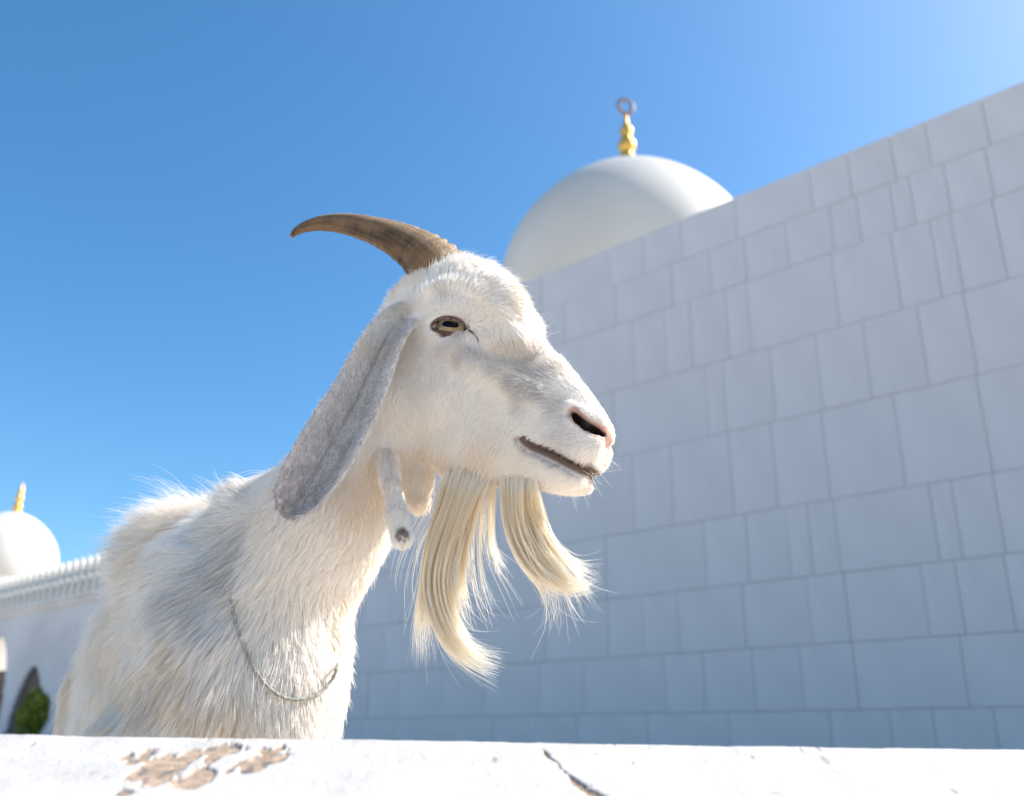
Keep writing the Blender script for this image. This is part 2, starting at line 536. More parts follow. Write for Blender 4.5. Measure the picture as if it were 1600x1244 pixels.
# small pits
pit = sstep(0.88, 0.92, vnoise(pts2 * np.array([1, 0.5, 1]), 260, 21)) * sstep(0.55, 0.7, vnoise(pts2, 22, 9))
for px, py, r in ((1287, 1191, 0.0032), (1278, 1173, 0.002), (929, 1179, 0.002), (1490, 1239, 0.0026), (1462, 1204, 0.0015), (770, 1186, 0.003), (988, 1193, 0.0015), (1174, 1185, 0.0016), (50, 1160, 0.002)):
    c = coping_xy(px, py)
    pit = np.maximum(pit, 1 - sstep(0.5, 1.2, np.sqrt((XF - c[0]) ** 2 + ((GF - c[1]) * 0.4) ** 2) / r + edge_n))
H = (fbm(pts2, 18, 2, 4) - 0.5) * 0.0022 + (fbm(pts2, 140, 8, 3) - 0.5) * 0.0006
H = H - fl * (0.0011 + 0.0012 * fbm(pts2, 150, 40, 3)) - crk * 0.0018 - pit * 0.0008
H[GF < 0.001] -= 0.0012
VP = coping_pt(X, G).reshape(-1, 3) + H[:, None] * cn
tone = fbm(pts2, 25, 77, 4)[:, None]
white = np.array([0.475, 0.457, 0.435]) * (0.82 + 0.30 * tone)
stone_c = np.array([0.32, 0.235, 0.17]) * (0.6 + 0.9 * fbm(pts2, 180, 90, 4))[:, None]
dk = sstep(0.60, 0.70, fbm(pts2 * np.array([1, 0.5, 1]), 120, 55, 3))[:, None] * fl[:, None]
stone_c = stone_c * (1 - 0.8 * dk) + np.array([0.12, 0.11, 0.11]) * 0.8 * dk
colr = white * (1 - fl[:, None]) + stone_c * fl[:, None]
cc = np.array([0.22, 0.15, 0.10])
colr = colr * (1 - crk[:, None]) + cc * crk[:, None]
colr = colr * (1 - 0.75 * pit[:, None]) + np.array([0.30, 0.27, 0.24]) * 0.75 * pit[:, None]
ny, nx = X.shape
ii = np.arange(ny * nx).reshape(ny, nx)
quads = np.stack([ii[:-1, :-1], ii[1:, :-1], ii[1:, 1:], ii[:-1, 1:]], -1).reshape(-1, 4)
# vertical faces: back and front down to the ground
def strip(row, zg):
    low = VP[row].copy()
    low[:, 2] = zg
    return low
nb = len(VP)
sel = np.concatenate([np.arange(0, nx, 24), [nx - 1]])
M_COPING = attr_mat('painted_coping', 'tint', 0.75, bump=0.35, bump_scale=420)
par = mesh_obj('parapet_wall', VP, quads, M_COPING)
ca = par.data.color_attributes.new('tint', 'FLOAT_COLOR', 'POINT')
ca.data.foreach_set('color', np.concatenate([colr, np.ones((len(colr), 1))], 1).astype(np.float32).ravel())
tag(par, 'low white painted parapet along the bottom with flaked brown patches and a crack', 'wall')
bx0, bx1 = coping_pt(np.array([-4.0]), np.array([0.0]))[0], coping_pt(np.array([4.0]), np.array([0.0]))[0]
y_far, y_near = -0.0012, 0.30
zf = 0.0
f0, f1 = VP[ii[0, 0]], VP[ii[0, -1]]
n0, n1 = VP[ii[-1, 0]], VP[ii[-1, -1]]
fv = [f0, f1, n1, n0] + [np.array([p[0], p[1], 0.0]) for p in (f0, f1, n1, n0)]
for q in fv[:4]:
    q = q
fv = [np.array(p) - (UP * 0.004 if i < 4 else 0) for i, p in enumerate(fv)]
mesh_obj('masonry', fv, [(0, 4, 5, 1), (1, 5, 6, 2), (2, 6, 7, 3), (3, 7, 4, 0)], M_WHITE, par, False)
print('setting', round(time.time() - T0, 1))
# ------------------------------------------------------------------ the goat: one implicit surface
YAW = math.radians(22)
HF = np.array([math.cos(YAW), -math.sin(YAW), 0.0])        # where the head points (level)
HW = np.array([math.sin(YAW), math.cos(YAW), 0.0])         # across the head, away from the camera
H0 = P(770, 590, 1.05)                                     # on the head's mid plane
def HP(px, py, lat=0.0):                                   # pixel on the mid plane (moved sideways by lat)
    return on_plane(px, py, H0 + HW * lat, HW)
hu = N3(HP(945, 705) - HP(605, 565))
hv = N3(np.cross(HW, hu))
hv = hv if hv[2] > 0 else -hv
HO = HP(605, 565)
def head_uv(p):
    q = p - HO
    return q @ hu, q @ hv, q @ HW

def smin(a, b, k):
    h = np.clip(0.5 + 0.5 * (b - a) / k, 0, 1)
    return b * (1 - h) + a * h - k * h * (1 - h)
def f_cone(a, ra, b, rb):
    a, b = np.asarray(a, float), np.asarray(b, float)
    ab = b - a
    L2 = ab @ ab
    def f(p):
        t = np.clip(((p - a) @ ab) / L2, 0, 1)
        return np.linalg.norm(p - a - t[:, None] * ab, axis=1) - (ra + (rb - ra) * t)
    c = (a + b) / 2
    return f, c, np.sqrt(L2) / 2 + max(ra, rb)
def f_ell(c, rad, ax=None):
    c, rad = np.asarray(c, float), np.asarray(rad, float)
    A = np.eye(3) if ax is None else np.array(ax)
    def f(p):
        q = ((p - c) @ A.T) / rad
        k0 = np.linalg.norm(q, axis=1)
        k1 = np.linalg.norm(q / rad, axis=1)
        return np.where(k1 < 1e-9, -rad.min(), k0 * (k0 - 1) / np.maximum(k1, 1e-9))
    return f, c, rad.max()
def smooth_interp(xs, ys):
    c = catmull(np.stack([xs, ys], 1), 400)
    return c[:, 0], c[:, 1]

# head profile, from the outline in the photograph
top_px = [(594, 520), (606, 490), (628, 466), (660, 440), (700, 421), (735, 415), (770, 422), (792, 439), (811, 462), (825, 490), (837, 516), (857, 544), (882, 565), (905, 594), (928, 622), (944, 644), (953, 662), (957, 680)]
bot_px = [(588, 560), (588, 600), (594, 640), (606, 672), (630, 700), (665, 722), (705, 738), (745, 746), (785, 750), (820, 757), (850, 764), (875, 767), (897, 762), (915, 752), (928, 742), (939, 735), (953, 722), (957, 705)]
tu = np.array([head_uv(HP(*q)[None])[:2] for q in top_px])[:, :, 0]
bu = np.array([head_uv(HP(*q)[None])[:2] for q in bot_px])[:, :, 0]
def mono(a):
    a = a[np.argsort(a[:, 0])]
    return a
tu, bu = mono(tu), mono(bu)
HU0, HU1 = max(tu[0, 0], bu[0, 0]) , min(tu[-1, 0], bu[-1, 0])
wu = np.array([0.0, 0.06, 0.12, 0.2, 0.3, 0.42, 0.52, 0.62, 0.72, 0.82, 0.90, 0.96, 1.0]) * (HU1 - HU0) + HU0
ww = np.array([0.034, 0.044, 0.050, 0.055, 0.058, 0.057, 0.050, 0.042, 0.037, 0.0345, 0.033, 0.029, 0.017])
wt = np.array([0.10, 0.10, 0.12, 0.16, 0.2, 0.2, 0.10, 0.0, -0.05, -0.08, -0.10, -0.1, 0.0])
def f_head(p):
    u, v, w = head_uv(p)
    uc = np.clip(u, HU0 + 0.0005, HU1 - 0.0005)
    vt = np.interp(uc, tu[:, 0], tu[:, 1])
    vb = np.interp(uc, bu[:, 0], bu[:, 1])
    vc, h = (vt + vb) / 2, np.maximum((vt - vb) / 2, 0.006)
    vn = np.clip((v - vc) / h, -1.5, 1.5)
    # a chine: the lower jaw is narrower than the upper face
    wid = np.interp(uc, wu, ww) * (1 + np.interp(uc, wu, wt) * np.clip(vn, -1, 1))
    wid = wid * (1 - 0.16 * sstep(-0.2, -1.0, vn))
    q = (np.abs((v - vc) / h) ** 2.25 + np.abs(w / wid) ** 2.25) ** (1 / 2.25)
    f = (q - 1) * np.minimum(h, wid)
    return np.where(u != uc, np.sqrt(np.maximum(f, 0) ** 2 + (u - uc) ** 2) + np.minimum(f, 0) * 0, f)

# trunk frame
BA = N3(np.array([-0.50, 0.866, 0.0]))                     # chest to rump
BL = np.array([-BA[1], BA[0], 0.0])                        # towards the near flank
BL = BL if BL[1] < 0 else -BL
B0 = np.array([-0.300, 1.115, 0.0])
ts = np.array([0.0, 0.02, 0.06, 0.12, 0.20, 0.30, 0.42, 0.55, 0.66, 0.76, 0.83, 0.87])
tt = np.array([0.55, 0.60, 0.64, 0.668, 0.695, 0.715, 0.73, 0.74, 0.74, 0.71, 0.65, 0.59])
tb = np.array([0.46, 0.40, 0.355, 0.335, 0.325, 0.32, 0.30, 0.30, 0.34, 0.41, 0.47, 0.53])
tw = np.array([0.05, 0.072, 0.088, 0.098, 0.100, 0.106, 0.119, 0.120, 0.110, 0.096, 0.080, 0.05])
def f_trunk(p):
    q = p - B0
    s, l, z = q @ BA, q @ BL, q[:, 2]
    sc = np.clip(s, ts[0], ts[-1])
    a, b, w = np.interp(sc, ts, tt), np.interp(sc, ts, tb), np.interp(sc, ts, tw)
    zc, h = (a + b) / 2, (a - b) / 2
    vn = np.clip((z - zc) / h, -1, 1)
    w = w * (1 - 0.12 * sstep(0.2, 1.0, vn))
    r = (np.abs((z - zc) / h) ** 2.2 + np.abs(l / w) ** 2.2) ** (1 / 2.2)
    f = (r - 1) * np.minimum(h, w)
    return np.where(s != sc, np.sqrt(np.maximum(f, 0) ** 2 + (s - sc) ** 2), f)
def BP(s, l, z):
    return B0 + BA * s + BL * l + np.array([0, 0, z])

PR = []                                                    # (function, centre, radius, operation, blend)
def add(prim, k=0.02, op='u'):
    PR.append((*prim, op, k))
add((f_trunk, BP(0.43, 0, 0.5), 0.62), 0.03)
nb_, nm_, nu_ = P(398, 990, 1.19), P(507, 818, 1.13), P(602, 632, 1.078) + HW * 0.005
add(f_cone(nb_, 0.104, nm_, 0.073), 0.05)
add(f_cone(nm_, 0.073, nu_, 0.057), 0.04)
add(f_cone(P(345, 943, 1.25), 0.075, P(450, 824, 1.17), 0.050), 0.05)      # crest of the neck into the withers
add(f_cone(P(270, 915, 1.33), 0.048, P(345, 900, 1.26), 0.048), 0.05)
add(f_ell(P(428, 1090, 1.17), (0.080, 0.072, 0.10)), 0.05)                 # brisket
add(f_ell(BP(0.12, 0.060, 0.51), (0.050, 0.12, 0.15), [BL, BA, UP]), 0.04)  # near shoulder
add(f_ell(BP(0.14, -0.08, 0.52), (0.06, 0.11, 0.15), [BL, BA, UP]), 0.04)
for sd in (1, -1):                                                          # legs
    l = 0.085 * sd
    add(f_cone(BP(0.13, l, 0.42), 0.055, BP(0.15, l, 0.27), 0.034), 0.03)
    add(f_cone(BP(0.15, l, 0.27), 0.028, BP(0.14, l, 0.10), 0.019), 0.015)
    add(f_cone(BP(0.14, l, 0.10), 0.022, BP(0.125, l, 0.025), 0.026), 0.012)
    add(f_cone(BP(0.70, l * 0.55, 0.50), 0.075, BP(0.66, l * 0.8, 0.34), 0.05), 0.05)
    add(f_cone(BP(0.66, l, 0.34), 0.045, BP(0.77, l, 0.23), 0.026), 0.02)
    add(f_cone(BP(0.77, l, 0.23), 0.026, BP(0.75, l, 0.09), 0.020), 0.012)
    add(f_cone(BP(0.75, l, 0.09), 0.021, BP(0.735, l, 0.025), 0.026), 0.012)
add(f_cone(BP(0.84, 0, 0.66), 0.022, BP(0.93, 0, 0.70), 0.014), 0.02)       # tail
add((f_head, HO + hu * 0.13, 0.24), 0.014)
for sd in (-1, 1):                                                          # both sides of the face
    e = lambda px, py, lat: HP(px, py, -lat) if sd < 0 else HP(px, py, -lat) + HW * (2 * lat)
    add(f_ell(e(704, 476, 0.051), (0.036, 0.013, 0.012), [hu, HW, hv]), 0.018)     # brow
    add(f_ell(e(705, 505, 0.044), (0.030, 0.016, 0.028), [hu, HW, hv]), 0.02)      # orbit
    add(f_ell(e(645, 606, 0.034), (0.056, 0.022, 0.046), [hu, HW, hv]), 0.025)      # cheek muscle
    add(f_cone(e(715, 548, 0.051), 0.010, e(835, 618, 0.032), 0.008), 0.022)
    add(f_ell(e(775, 655, 0.070), (0.058, 0.026, 0.026), [hu, HW, hv]), 0.025, 's')  # hollow of the cheek
    add(f_ell(e(795, 545, 0.066), (0.045, 0.022, 0.018), [hu, HW, hv]), 0.026, 's')  # beside the nose bone        # cheek bone
    add(f_ell(e(772, 466, 0.040), (0.030, 0.010, 0.014), [hu, HW, hv]), 0.030)      # frontal ridge
    add(f_ell(e(893, 690, 0.022), (0.032, 0.014, 0.017), [hu, HW, hv]), 0.014)     # upper lip pad
    add(f_ell(e(872, 735, 0.015), (0.034, 0.015, 0.013), [hu, HW, hv]), 0.014)     # lower lip
    add(f_cone(e(893, 638, 0.0285), 0.0060, e(936, 660, 0.0185), 0.0068), 0.010)   # nostril wing
    add(f_cone(e(893, 660, 0.0305), 0.0050, e(932, 684, 0.0215), 0.0050), 0.010)   # below the nostril

def cast0(px, py):                                          # first hit of the pixel's ray on what is built so far
    r = N3(ray(px, py))
    t = 0.75
    for _ in range(200):
        p = (CAM + r * t)[None]
        d = 1.0
        for f, c, Rr, op, k in PR:
            if np.linalg.norm(p[0] - c) < Rr + 0.15:
                v = f(p)
                d = smin(d, v, k) if op == 'u' else -smin(-np.asarray(d), v, k)
        d = float(np.ravel(d)[0])
        t += min(d * 0.7, 0.05)
        if abs(d) < 2e-4 or t > 2:
            break
    return CAM + r * t
fold = [cast0(*q) for q in ((668, 462), (705, 452), (745, 460), (778, 486), (802, 520), (822, 552))]
fold = [q + N3(ray(700, 500)) * 0.0045 for q in fold]
fr_ = [0.006, 0.0085, 0.009, 0.0085, 0.0075, 0.005]
for i in range(5):                                          # fold of the brow that runs down beside the nose
    add(f_cone(fold[i], fr_[i], fold[i + 1], fr_[i + 1]), 0.007)
    m0, m1 = [q - 2 * np.dot(q - H0, HW) * HW for q in (fold[i], fold[i + 1])]
    add(f_cone(m0, fr_[i], m1, fr_[i + 1]), 0.007)
# ears: a curved sheet that hangs from the side of the head
ear_c = [(634, 486), (612, 510), (588, 550), (554, 624), (518, 686), (486, 740), (460, 782), (448, 800)]
ear_w = [12, 23, 29, 37, 42, 41, 32, 15]
ear_lat = [-0.050, -0.072, -0.096, -0.116, -0.130, -0.140, -0.147, -0.150]
ear_curl = [0.004, 0.012, 0.018, 0.020, 0.017, 0.014, 0.010, 0.005]
ewid = catmull(np.array([[w, c] for w, c in zip(ear_w, ear_curl)]), 70)
mirror = lambda p: p - 2 * ((p - H0) @ HW)[:, None] * HW
def ear_lift(t, cu, s):
    return cu * (np.abs(t) ** 2.2 - 0.35) * np.where(t > 0, 1.7 + 1.2 * sstep(0.6, 1.0, t), 0.8) - 0.003 * np.exp(-((t - 0.05) / 0.25) ** 2) * sstep(0.05, 0.2, s) + 0.002 * np.exp(-((t - 0.45 + 0.3 * s) / 0.12) ** 2)
def make_ear(lats, dx):
    EC = catmull([HP(x + dx, y, l) for (x, y), l in zip(ear_c, lats)], 70)
    et = N3(np.gradient(EC, axis=0))
    vdir = N3(EC - CAM)
    eside = N3(np.cross(et, vdir))
    eside = np.where((eside @ HF)[:, None] > 0, eside, -eside)                  # towards the face
    eface = N3(np.cross(et, eside))
    eface = np.where((eface * vdir).sum(1)[:, None] * (1 if lats[0] < 0 else -1) < 0, eface, -eface)   # outwards
    wm_ = ewid[:, 0] / FPX * np.linalg.norm(EC - CAM, axis=1) * 0.93
    step = np.linalg.norm(np.diff(EC, axis=0), axis=1).mean()
    def f(p):
        d2 = (p ** 2).sum(1)[:, None] + (EC ** 2).sum(1)[None] - 2 * p @ EC.T
        i = d2.argmin(1)
        fr = np.clip(((p - EC[i]) * et[i]).sum(1) / step, -0.5, 0.5)
        x = np.clip(i + fr, 0, 68.999)
        j = x.astype(int)
        g = (x - j)[:, None]
        lerp = lambda A: A[j] * (1 - g) + A[j + 1] * g
        c, sd_, fc = lerp(EC), lerp(eside), lerp(eface)
        w = (lerp(wm_[:, None]))[:, 0]
        cu = lerp(ewid[:, 1:2])[:, 0]
        s = x / 69
        t = np.clip(((p - c) * sd_).sum(1) / w, -1, 1)
        q = c + sd_ * (w * t)[:, None] + fc * ear_lift(t, cu, s)[:, None]
        r = 0.0046 - 0.0010 * np.abs(t) + 0.003 * np.maximum(0, 0.25 - s)
        return np.linalg.norm(p - q, axis=1) - r
    c = EC.mean(0)
    R = np.linalg.norm(EC - c, axis=1).max() + 0.06
    return (f, c, R), EC, et
EAR, EC, et = make_ear(ear_lat, 0)
EAR2, EC2, et2 = make_ear([0.045, 0.055, 0.06, 0.062, 0.062, 0.06, 0.055, 0.05], 8)
add(EAR, 0.010)
add(EAR2, 0.010)
# wattles
wat = [P(604, 712, 1.050), P(612, 760, 1.030), P(621, 806, 1.022), P(628, 840, 1.020)]
wr = [0.009, 0.0085, 0.0095, 0.0122]
for i in range(3):
    add(f_cone(wat[i], wr[i], wat[i + 1], wr[i + 1]), 0.008)
wat2 = [P(640, 700, 1.085), P(650, 742, 1.09), P(655, 780, 1.09)]
for i in range(2):
    add(f_cone(wat2[i], [0.016, 0.011][i], wat2[i + 1], [0.011, 0.0105][i]), 0.018)

def sdf(p, prims=None):
    d = np.full(len(p), 1.0)
    for f, c, R, op, k in (PR if prims is None else prims):
        if len(p) == 1 and np.linalg.norm(p[0] - c) > R + 0.15:
            continue
        v = f(p)
        if op == 'u':
            d = smin(d, v, k)
        else:
            d = -smin(-d, v, k)
    return d
def cast(px, py, prims=None, start=0.6):                    # sphere-trace the surface along a pixel's ray
    r = N3(ray(px, py))
    t = start
    for _ in range(160):
        d = float(sdf((CAM + r * t)[None], prims)[0])
        t += min(d * 0.7, 0.05)
        if abs(d) < 2e-4 or t > 3:
            break
    return CAM + r * t
def grad(p):
    e = 0.0015
    return N3(np.array([sdf((p + np.eye(3)[k] * e)[None])[0] - sdf((p - np.eye(3)[k] * e)[None])[0] for k in range(3)]))

# eye socket, nostrils, mouth
EYE_S = cast(702, 509)
EG = N3(grad(EYE_S) * 0.6 - HW * 0.7 + HF * 0.15)
ER = 0.0260
EYE_C = EYE_S - EG * (ER - 0.0018)
ea = N3(hu * 0.55 + HF * 0.8 - EG * np.dot(hu * 0.55 + HF * 0.8, EG))        # along the lid opening
eb = np.cross(EG, ea)
eb = eb if eb[2] > 0 else -eb
def f_eye_hole(C, g, a, b):
    def f(p):
        q = p - C
        x, y, z = q @ a, q @ b, q @ g
        x2 = x / 0.0250
        r = np.sqrt(x2 ** 2 + (y / np.where(y > 0, 0.0098, 0.0072)) ** 2)
        return np.maximum((r - 1) * 0.010, 0.012 - z)
    return f, C + g * 0.020, 0.035
add(f_eye_hole(EYE_C, EG, ea, eb), 0.003, 's')
mir1 = lambda v: v - 2 * np.dot(v, HW) * HW
EYE_C2 = mirror(EYE_C[None])[0]
EG2, ea2, eb2 = mir1(EG), mir1(ea), mir1(eb)
add(f_eye_hole(EYE_C2, EG2, ea2, eb2), 0.003, 's')
# nostril: a comma-shaped slit cut inwards
NOS = [cast(*q) for q in ((898, 646), (905, 655), (917, 664), (930, 671), (942, 678))]
nin = N3(HW * 0.75 - HF * 0.45)
for i in range(4):
    r0, r1 = [0.0032, 0.0050, 0.0058, 0.0052, 0.0030][i:i + 2]
    for dpt in (0.0, 0.006, 0.012, 0.018):
        a, b = NOS[i] + nin * dpt, NOS[i + 1] + nin * dpt
        add(f_cone(a, r0, b, r1), 0.003, 's')
        add(f_cone(mirror(a[None])[0], r0, mirror(b[None])[0], r1), 0.003, 's')
# mouth: a slit right across, only skin deep
mouth_px = [(822, 682), (833, 691), (852, 699), (872, 708), (892, 719), (912, 729), (930, 735), (945, 733), (956, 728)]
MU = catmull(np.array([head_uv(cast(*q)[None]) for q in mouth_px[:-2]] + [head_uv(HP(*q)[None]) for q in ((944, 733), (962, 728))])[:, :2, 0], 80)
def f_mouth(p):
    u, v, w = head_uv(p)
    out = np.full(len(p), 0.05)
    k = np.where((u > MU[:, 0].min() - 0.02) & (u < MU[:, 0].max() + 0.02) & (v > MU[:, 1].min() - 0.02) & (v < MU[:, 1].max() + 0.02))[0]
    if len(k):
        d = np.sqrt(((u[k, None] - MU[None, :, 0]) ** 2 + (v[k, None] - MU[None, :, 1]) ** 2))
        j = d.argmin(1)
        wdt = np.interp(j / 79.0, [0, 0.1, 0.5, 1], [0.0010, 0.0016, 0.0017, 0.0014])
        out[k] = np.maximum(d.min(1) - wdt, -(f_head(p[k]) + 0.0042))
    return out
add((f_mouth, HP(890, 712), 0.10), 0.004, 's')

def polygonise(h):
    lo, hi = np.array([-1.15, 0.72, -0.02]), np.array([0.22, 2.15, 1.06])
    B = 8
    bs = h * B
    nbk = np.ceil((hi - lo) / bs).astype(int)
    g = np.stack(np.meshgrid(*[np.arange(n) for n in nbk], indexing='ij'), -1).reshape(-1, 3)
    cen = lo + (g + 0.5) * bs
    d = np.full(len(cen), 1.0)
    for f, c, R, op, k in PR:
        m = np.linalg.norm(cen - c, axis=1) < R + 0.06
        if m.any():
            v = f(cen[m])
            d[m] = smin(d[m], v, k) if op == 'u' else np.maximum(d[m], -v) if False else d[m]
    act = g[np.abs(d) < bs * 1.15 + 0.006]
    print('blocks', len(act))
    act = act[np.lexsort((act[:, 2] // 4, act[:, 1] // 4, act[:, 0] // 4))]
    loc = np.stack(np.meshgrid(*[np.arange(B + 1)] * 3, indexing='ij'), -1).reshape(-1, 3)
    OFF = np.array([1 << 22, 1 << 11, 1], dtype=np.int64)
    cid, cpos, q_edges = [], [], []
    corner = np.array([[i, j, k] for i in (0, 1) for j in (0, 1) for k in (0, 1)])
    edges = [(a, b) for a in range(8) for b in range(a + 1, 8) if np.abs(corner[a] - corner[b]).sum() == 1]
    for i in range(0, len(act), 24):
        blk = act[i:i + 24]
        ijk = (blk[:, None, :] * B + loc[None]).reshape(-1, 3)
        p = lo + ijk * h
        c0 = p.mean(0)
        r0 = np.linalg.norm(p - c0, axis=1).max()
        sub = [q for q in PR if np.linalg.norm(q[1] - c0) < q[2] + r0 + 0.05]
        val = sdf(p, sub).reshape(len(blk), B + 1, B + 1, B + 1)
        cv = [val[:, a:a + B, b:b + B, c:c + B] for a, b, c in corner]
        neg = sum((v < 0).astype(np.int8) for v in cv)
        mix = (neg > 0) & (neg < 8)
        bi, ci, cj, ck = np.where(mix)
        if len(bi) == 0:
            continue
        vals = np.stack([v[mix] for v in cv], 1)
        acc, cnt = np.zeros((len(bi), 3)), np.zeros(len(bi))
        for a, b in edges:
            va, vb = vals[:, a], vals[:, b]
            m = (va < 0) != (vb < 0)
            t = np.where(m, va / np.where(m, va - vb, 1), 0)[:, None]
            acc += np.where(m[:, None], corner[a] + t * (corner[b] - corner[a]), 0)
            cnt += m
        gi = blk[bi] * B + np.stack([ci, cj, ck], 1)
        cid.append(gi @ OFF)
        cpos.append(lo + (gi + acc / cnt[:, None]) * h)
        for ax in range(3):                                    # edges that start at the cell's low corner
            b_ = corner.tolist().index([1 if q == ax else 0 for q in range(3)])
            m = (vals[:, 0] < 0) != (vals[:, b_] < 0)
            q_edges.append((gi[m], np.full(m.sum(), ax), vals[m, 0] < 0))
    cid, cpos = np.concatenate(cid), np.concatenate(cpos)
    o = np.argsort(cid)
    cid, cpos = cid[o], cpos[o]
    faces = []
    for gi, ax, inside in q_edges:
        if not len(gi):
            continue
        a = ax[0]
        u, v = (a + 1) % 3, (a + 2) % 3
        du, dv = np.zeros(3, int), np.zeros(3, int)
        du[u], dv[v] = 1, 1
        quad = np.stack([(gi) @ OFF, (gi - du) @ OFF, (gi - du - dv) @ OFF, (gi - dv) @ OFF], 1)
        k = np.searchsorted(cid, quad)
        k = np.minimum(k, len(cid) - 1)
        ok = (cid[k] == quad).all(1)
        k, ins = k[ok], inside[ok]
        k[~ins] = k[~ins][:, ::-1]
        faces.append(k)
    return cpos, np.concatenate(faces)
print('pre', round(time.time() - T0, 1))
GV, GF_ = polygonise(0.0029)
print('poly', round(time.time() - T0, 1))
# keep only the largest connected piece is not needed: one implicit body; relax a little
def adjacency_smooth(V, F, it, lam):
    e = np.concatenate([F[:, [0, 1]], F[:, [1, 2]], F[:, [2, 3]], F[:, [3, 0]]])
    deg = np.bincount(e[:, 0], minlength=len(V)) + np.bincount(e[:, 1], minlength=len(V))
    for k in range(it):
        a = np.zeros_like(V)
        for c in range(3):
            a[:, c] = np.bincount(e[:, 0], V[e[:, 1], c], len(V)) + np.bincount(e[:, 1], V[e[:, 0], c], len(V))
        V = V + (a / np.maximum(deg, 1)[:, None] - V) * (lam if k % 2 == 0 else -lam * 1.03)
    return V
GV = adjacency_smooth(GV, GF_, 4, 0.5)
print('goat surface', len(GV), round(time.time() - T0, 1))

goat = empty('goat', tuple(BP(0.4, 0, 0)))
tag(goat, 'white bearded goat with one long curved brown horn and drooping grey ear', 'goat')
M_SKIN = attr_mat('goat_skin', 'tint', 0.65, bump=0.25, bump_scale=500)
body = mesh_obj('body', GV, GF_, M_SKIN)
attach(body, goat)
me = body.data
gn = np.empty(len(GV) * 3)
me.vertices.foreach_get('normal', gn)
gn = gn.reshape(-1, 3)

# masks on the surface
def near_mask(pts, lm, r0, r1):
    lm = np.asarray(lm)
    d = np.full(len(pts), 9.0)
    c = lm.mean(0)
    m = np.linalg.norm(pts - c, axis=1) < np.linalg.norm(lm - c, axis=1).max() + r1 + 0.01
    idx = np.where(m)[0]
    for i in range(0, len(idx), 20000):
        q = pts[idx[i:i + 20000]]
        d[idx[i:i + 20000]] = np.sqrt(((q[:, None] - lm[None]) ** 2).sum(2)).min(1)
    return 1 - sstep(r0, r1, d), d
def mouth_dist(p):
    u, v, w = head_uv(p)
    out = np.full(len(p), 9.0)
    m = (np.abs(w) < 0.06) & (u > MU[0, 0] - 0.03) & (u < MU[-1, 0] + 0.03) & (np.abs(v - MU[:, 1].mean()) < 0.1)
    q = np.where(m)[0]
    for i in range(0, len(q), 20000):
        k = q[i:i + 20000]
        out[k] = np.sqrt((u[k, None] - MU[None, :, 0]) ** 2 + (v[k, None] - MU[None, :, 1]) ** 2).min(1)
    return out
def mouth_side(p):                                           # > 0 above the slit
    u, v, w = head_uv(p)
    return v - np.interp(u, MU[:, 0], MU[:, 1])
EYES = np.stack([EYE_C, EYE_C2])
PAD = [cast(947, 676), cast(950, 683), cast(949, 690)]
NOS2 = np.concatenate([catmull(NOS, 24), mirror(catmull(NOS, 24)), PAD])
def masks(p):
    nos, _ = near_mask(p, NOS2, 0.0066, 0.0098)
    mo = mouth_dist(p)
    eye = np.minimum(np.linalg.norm(p - (EYE_C + EG * 0.022), axis=1), np.linalg.norm(p - (EYE_C2 + EG2 * 0.022), axis=1))
    ear = np.minimum(EAR[0](p) if len(p) < 10 else cloud_d(p, EAR), cloud_d(p, EAR2))
    return nos, mo, eye, ear
def cloud_d(p, E):
    d = np.full(len(p), 9.0)
    m = np.linalg.norm(p - E[1], axis=1) < E[2] + 0.02
    if m.any():
        d[m] = E[0](p[m])
    return d
nos, mo, eye, ear = masks(GV)
skin = np.tile(np.array([0.60, 0.52, 0.47]), (len(GV), 1))
def mixc(c, col, m):
    return c * (1 - m[:, None]) + np.array(col) * m[:, None]
ear_t = np.zeros(len(GV))
ei = np.where(ear < 0.008)[0]
ear_t[ei] = np.minimum(((GV[ei][:, None] - EC[None]) ** 2).sum(2).argmin(1), 69) / 69
skin = mixc(skin, (0.46, 0.40, 0.40), (1 - sstep(0.002, 0.006, ear)) * sstep(0.12, 0.45, ear_t))
side = mouth_side(GV)
lip = (1 - sstep(np.where(side > 0, 0.002, 0.0080), np.where(side > 0, 0.0055, 0.0125), mo))
skin = mixc(skin, (0.12, 0.065, 0.042), lip)
skin = mixc(skin, (0.42, 0.23, 0.17), nos)
_, nos_in = near_mask(GV, np.concatenate([catmull([q + nin * dp for q in NOS], 24) for dp in (0.009, 0.015, 0.021)] + [mirror(catmull([q + nin * dp for q in NOS], 24)) for dp in (0.009, 0.015, 0.021)]), 0.001, 0.012)
skin = mixc(skin, (0.020, 0.010, 0.008), 1 - sstep(0.0060, 0.0085, nos_in))
skin = mixc(skin, (0.10, 0.045, 0.025), 1 - sstep(0.014, 0.020, eye))
wt_d = np.linalg.norm(GV - P(629, 829, 1.006), axis=1)
skin = mixc(skin, (0.12, 0.09, 0.06), 1 - sstep(0.004, 0.010, wt_d))
hoof = 1 - sstep(0.035, 0.05, GV[:, 2])
skin = mixc(skin, (0.06, 0.05, 0.04), hoof)
at = me.color_attributes.new('tint', 'FLOAT_COLOR', 'POINT')
at.data.foreach_set('color', np.concatenate([skin, np.ones((len(skin), 1))], 1).astype(np.float32).ravel())

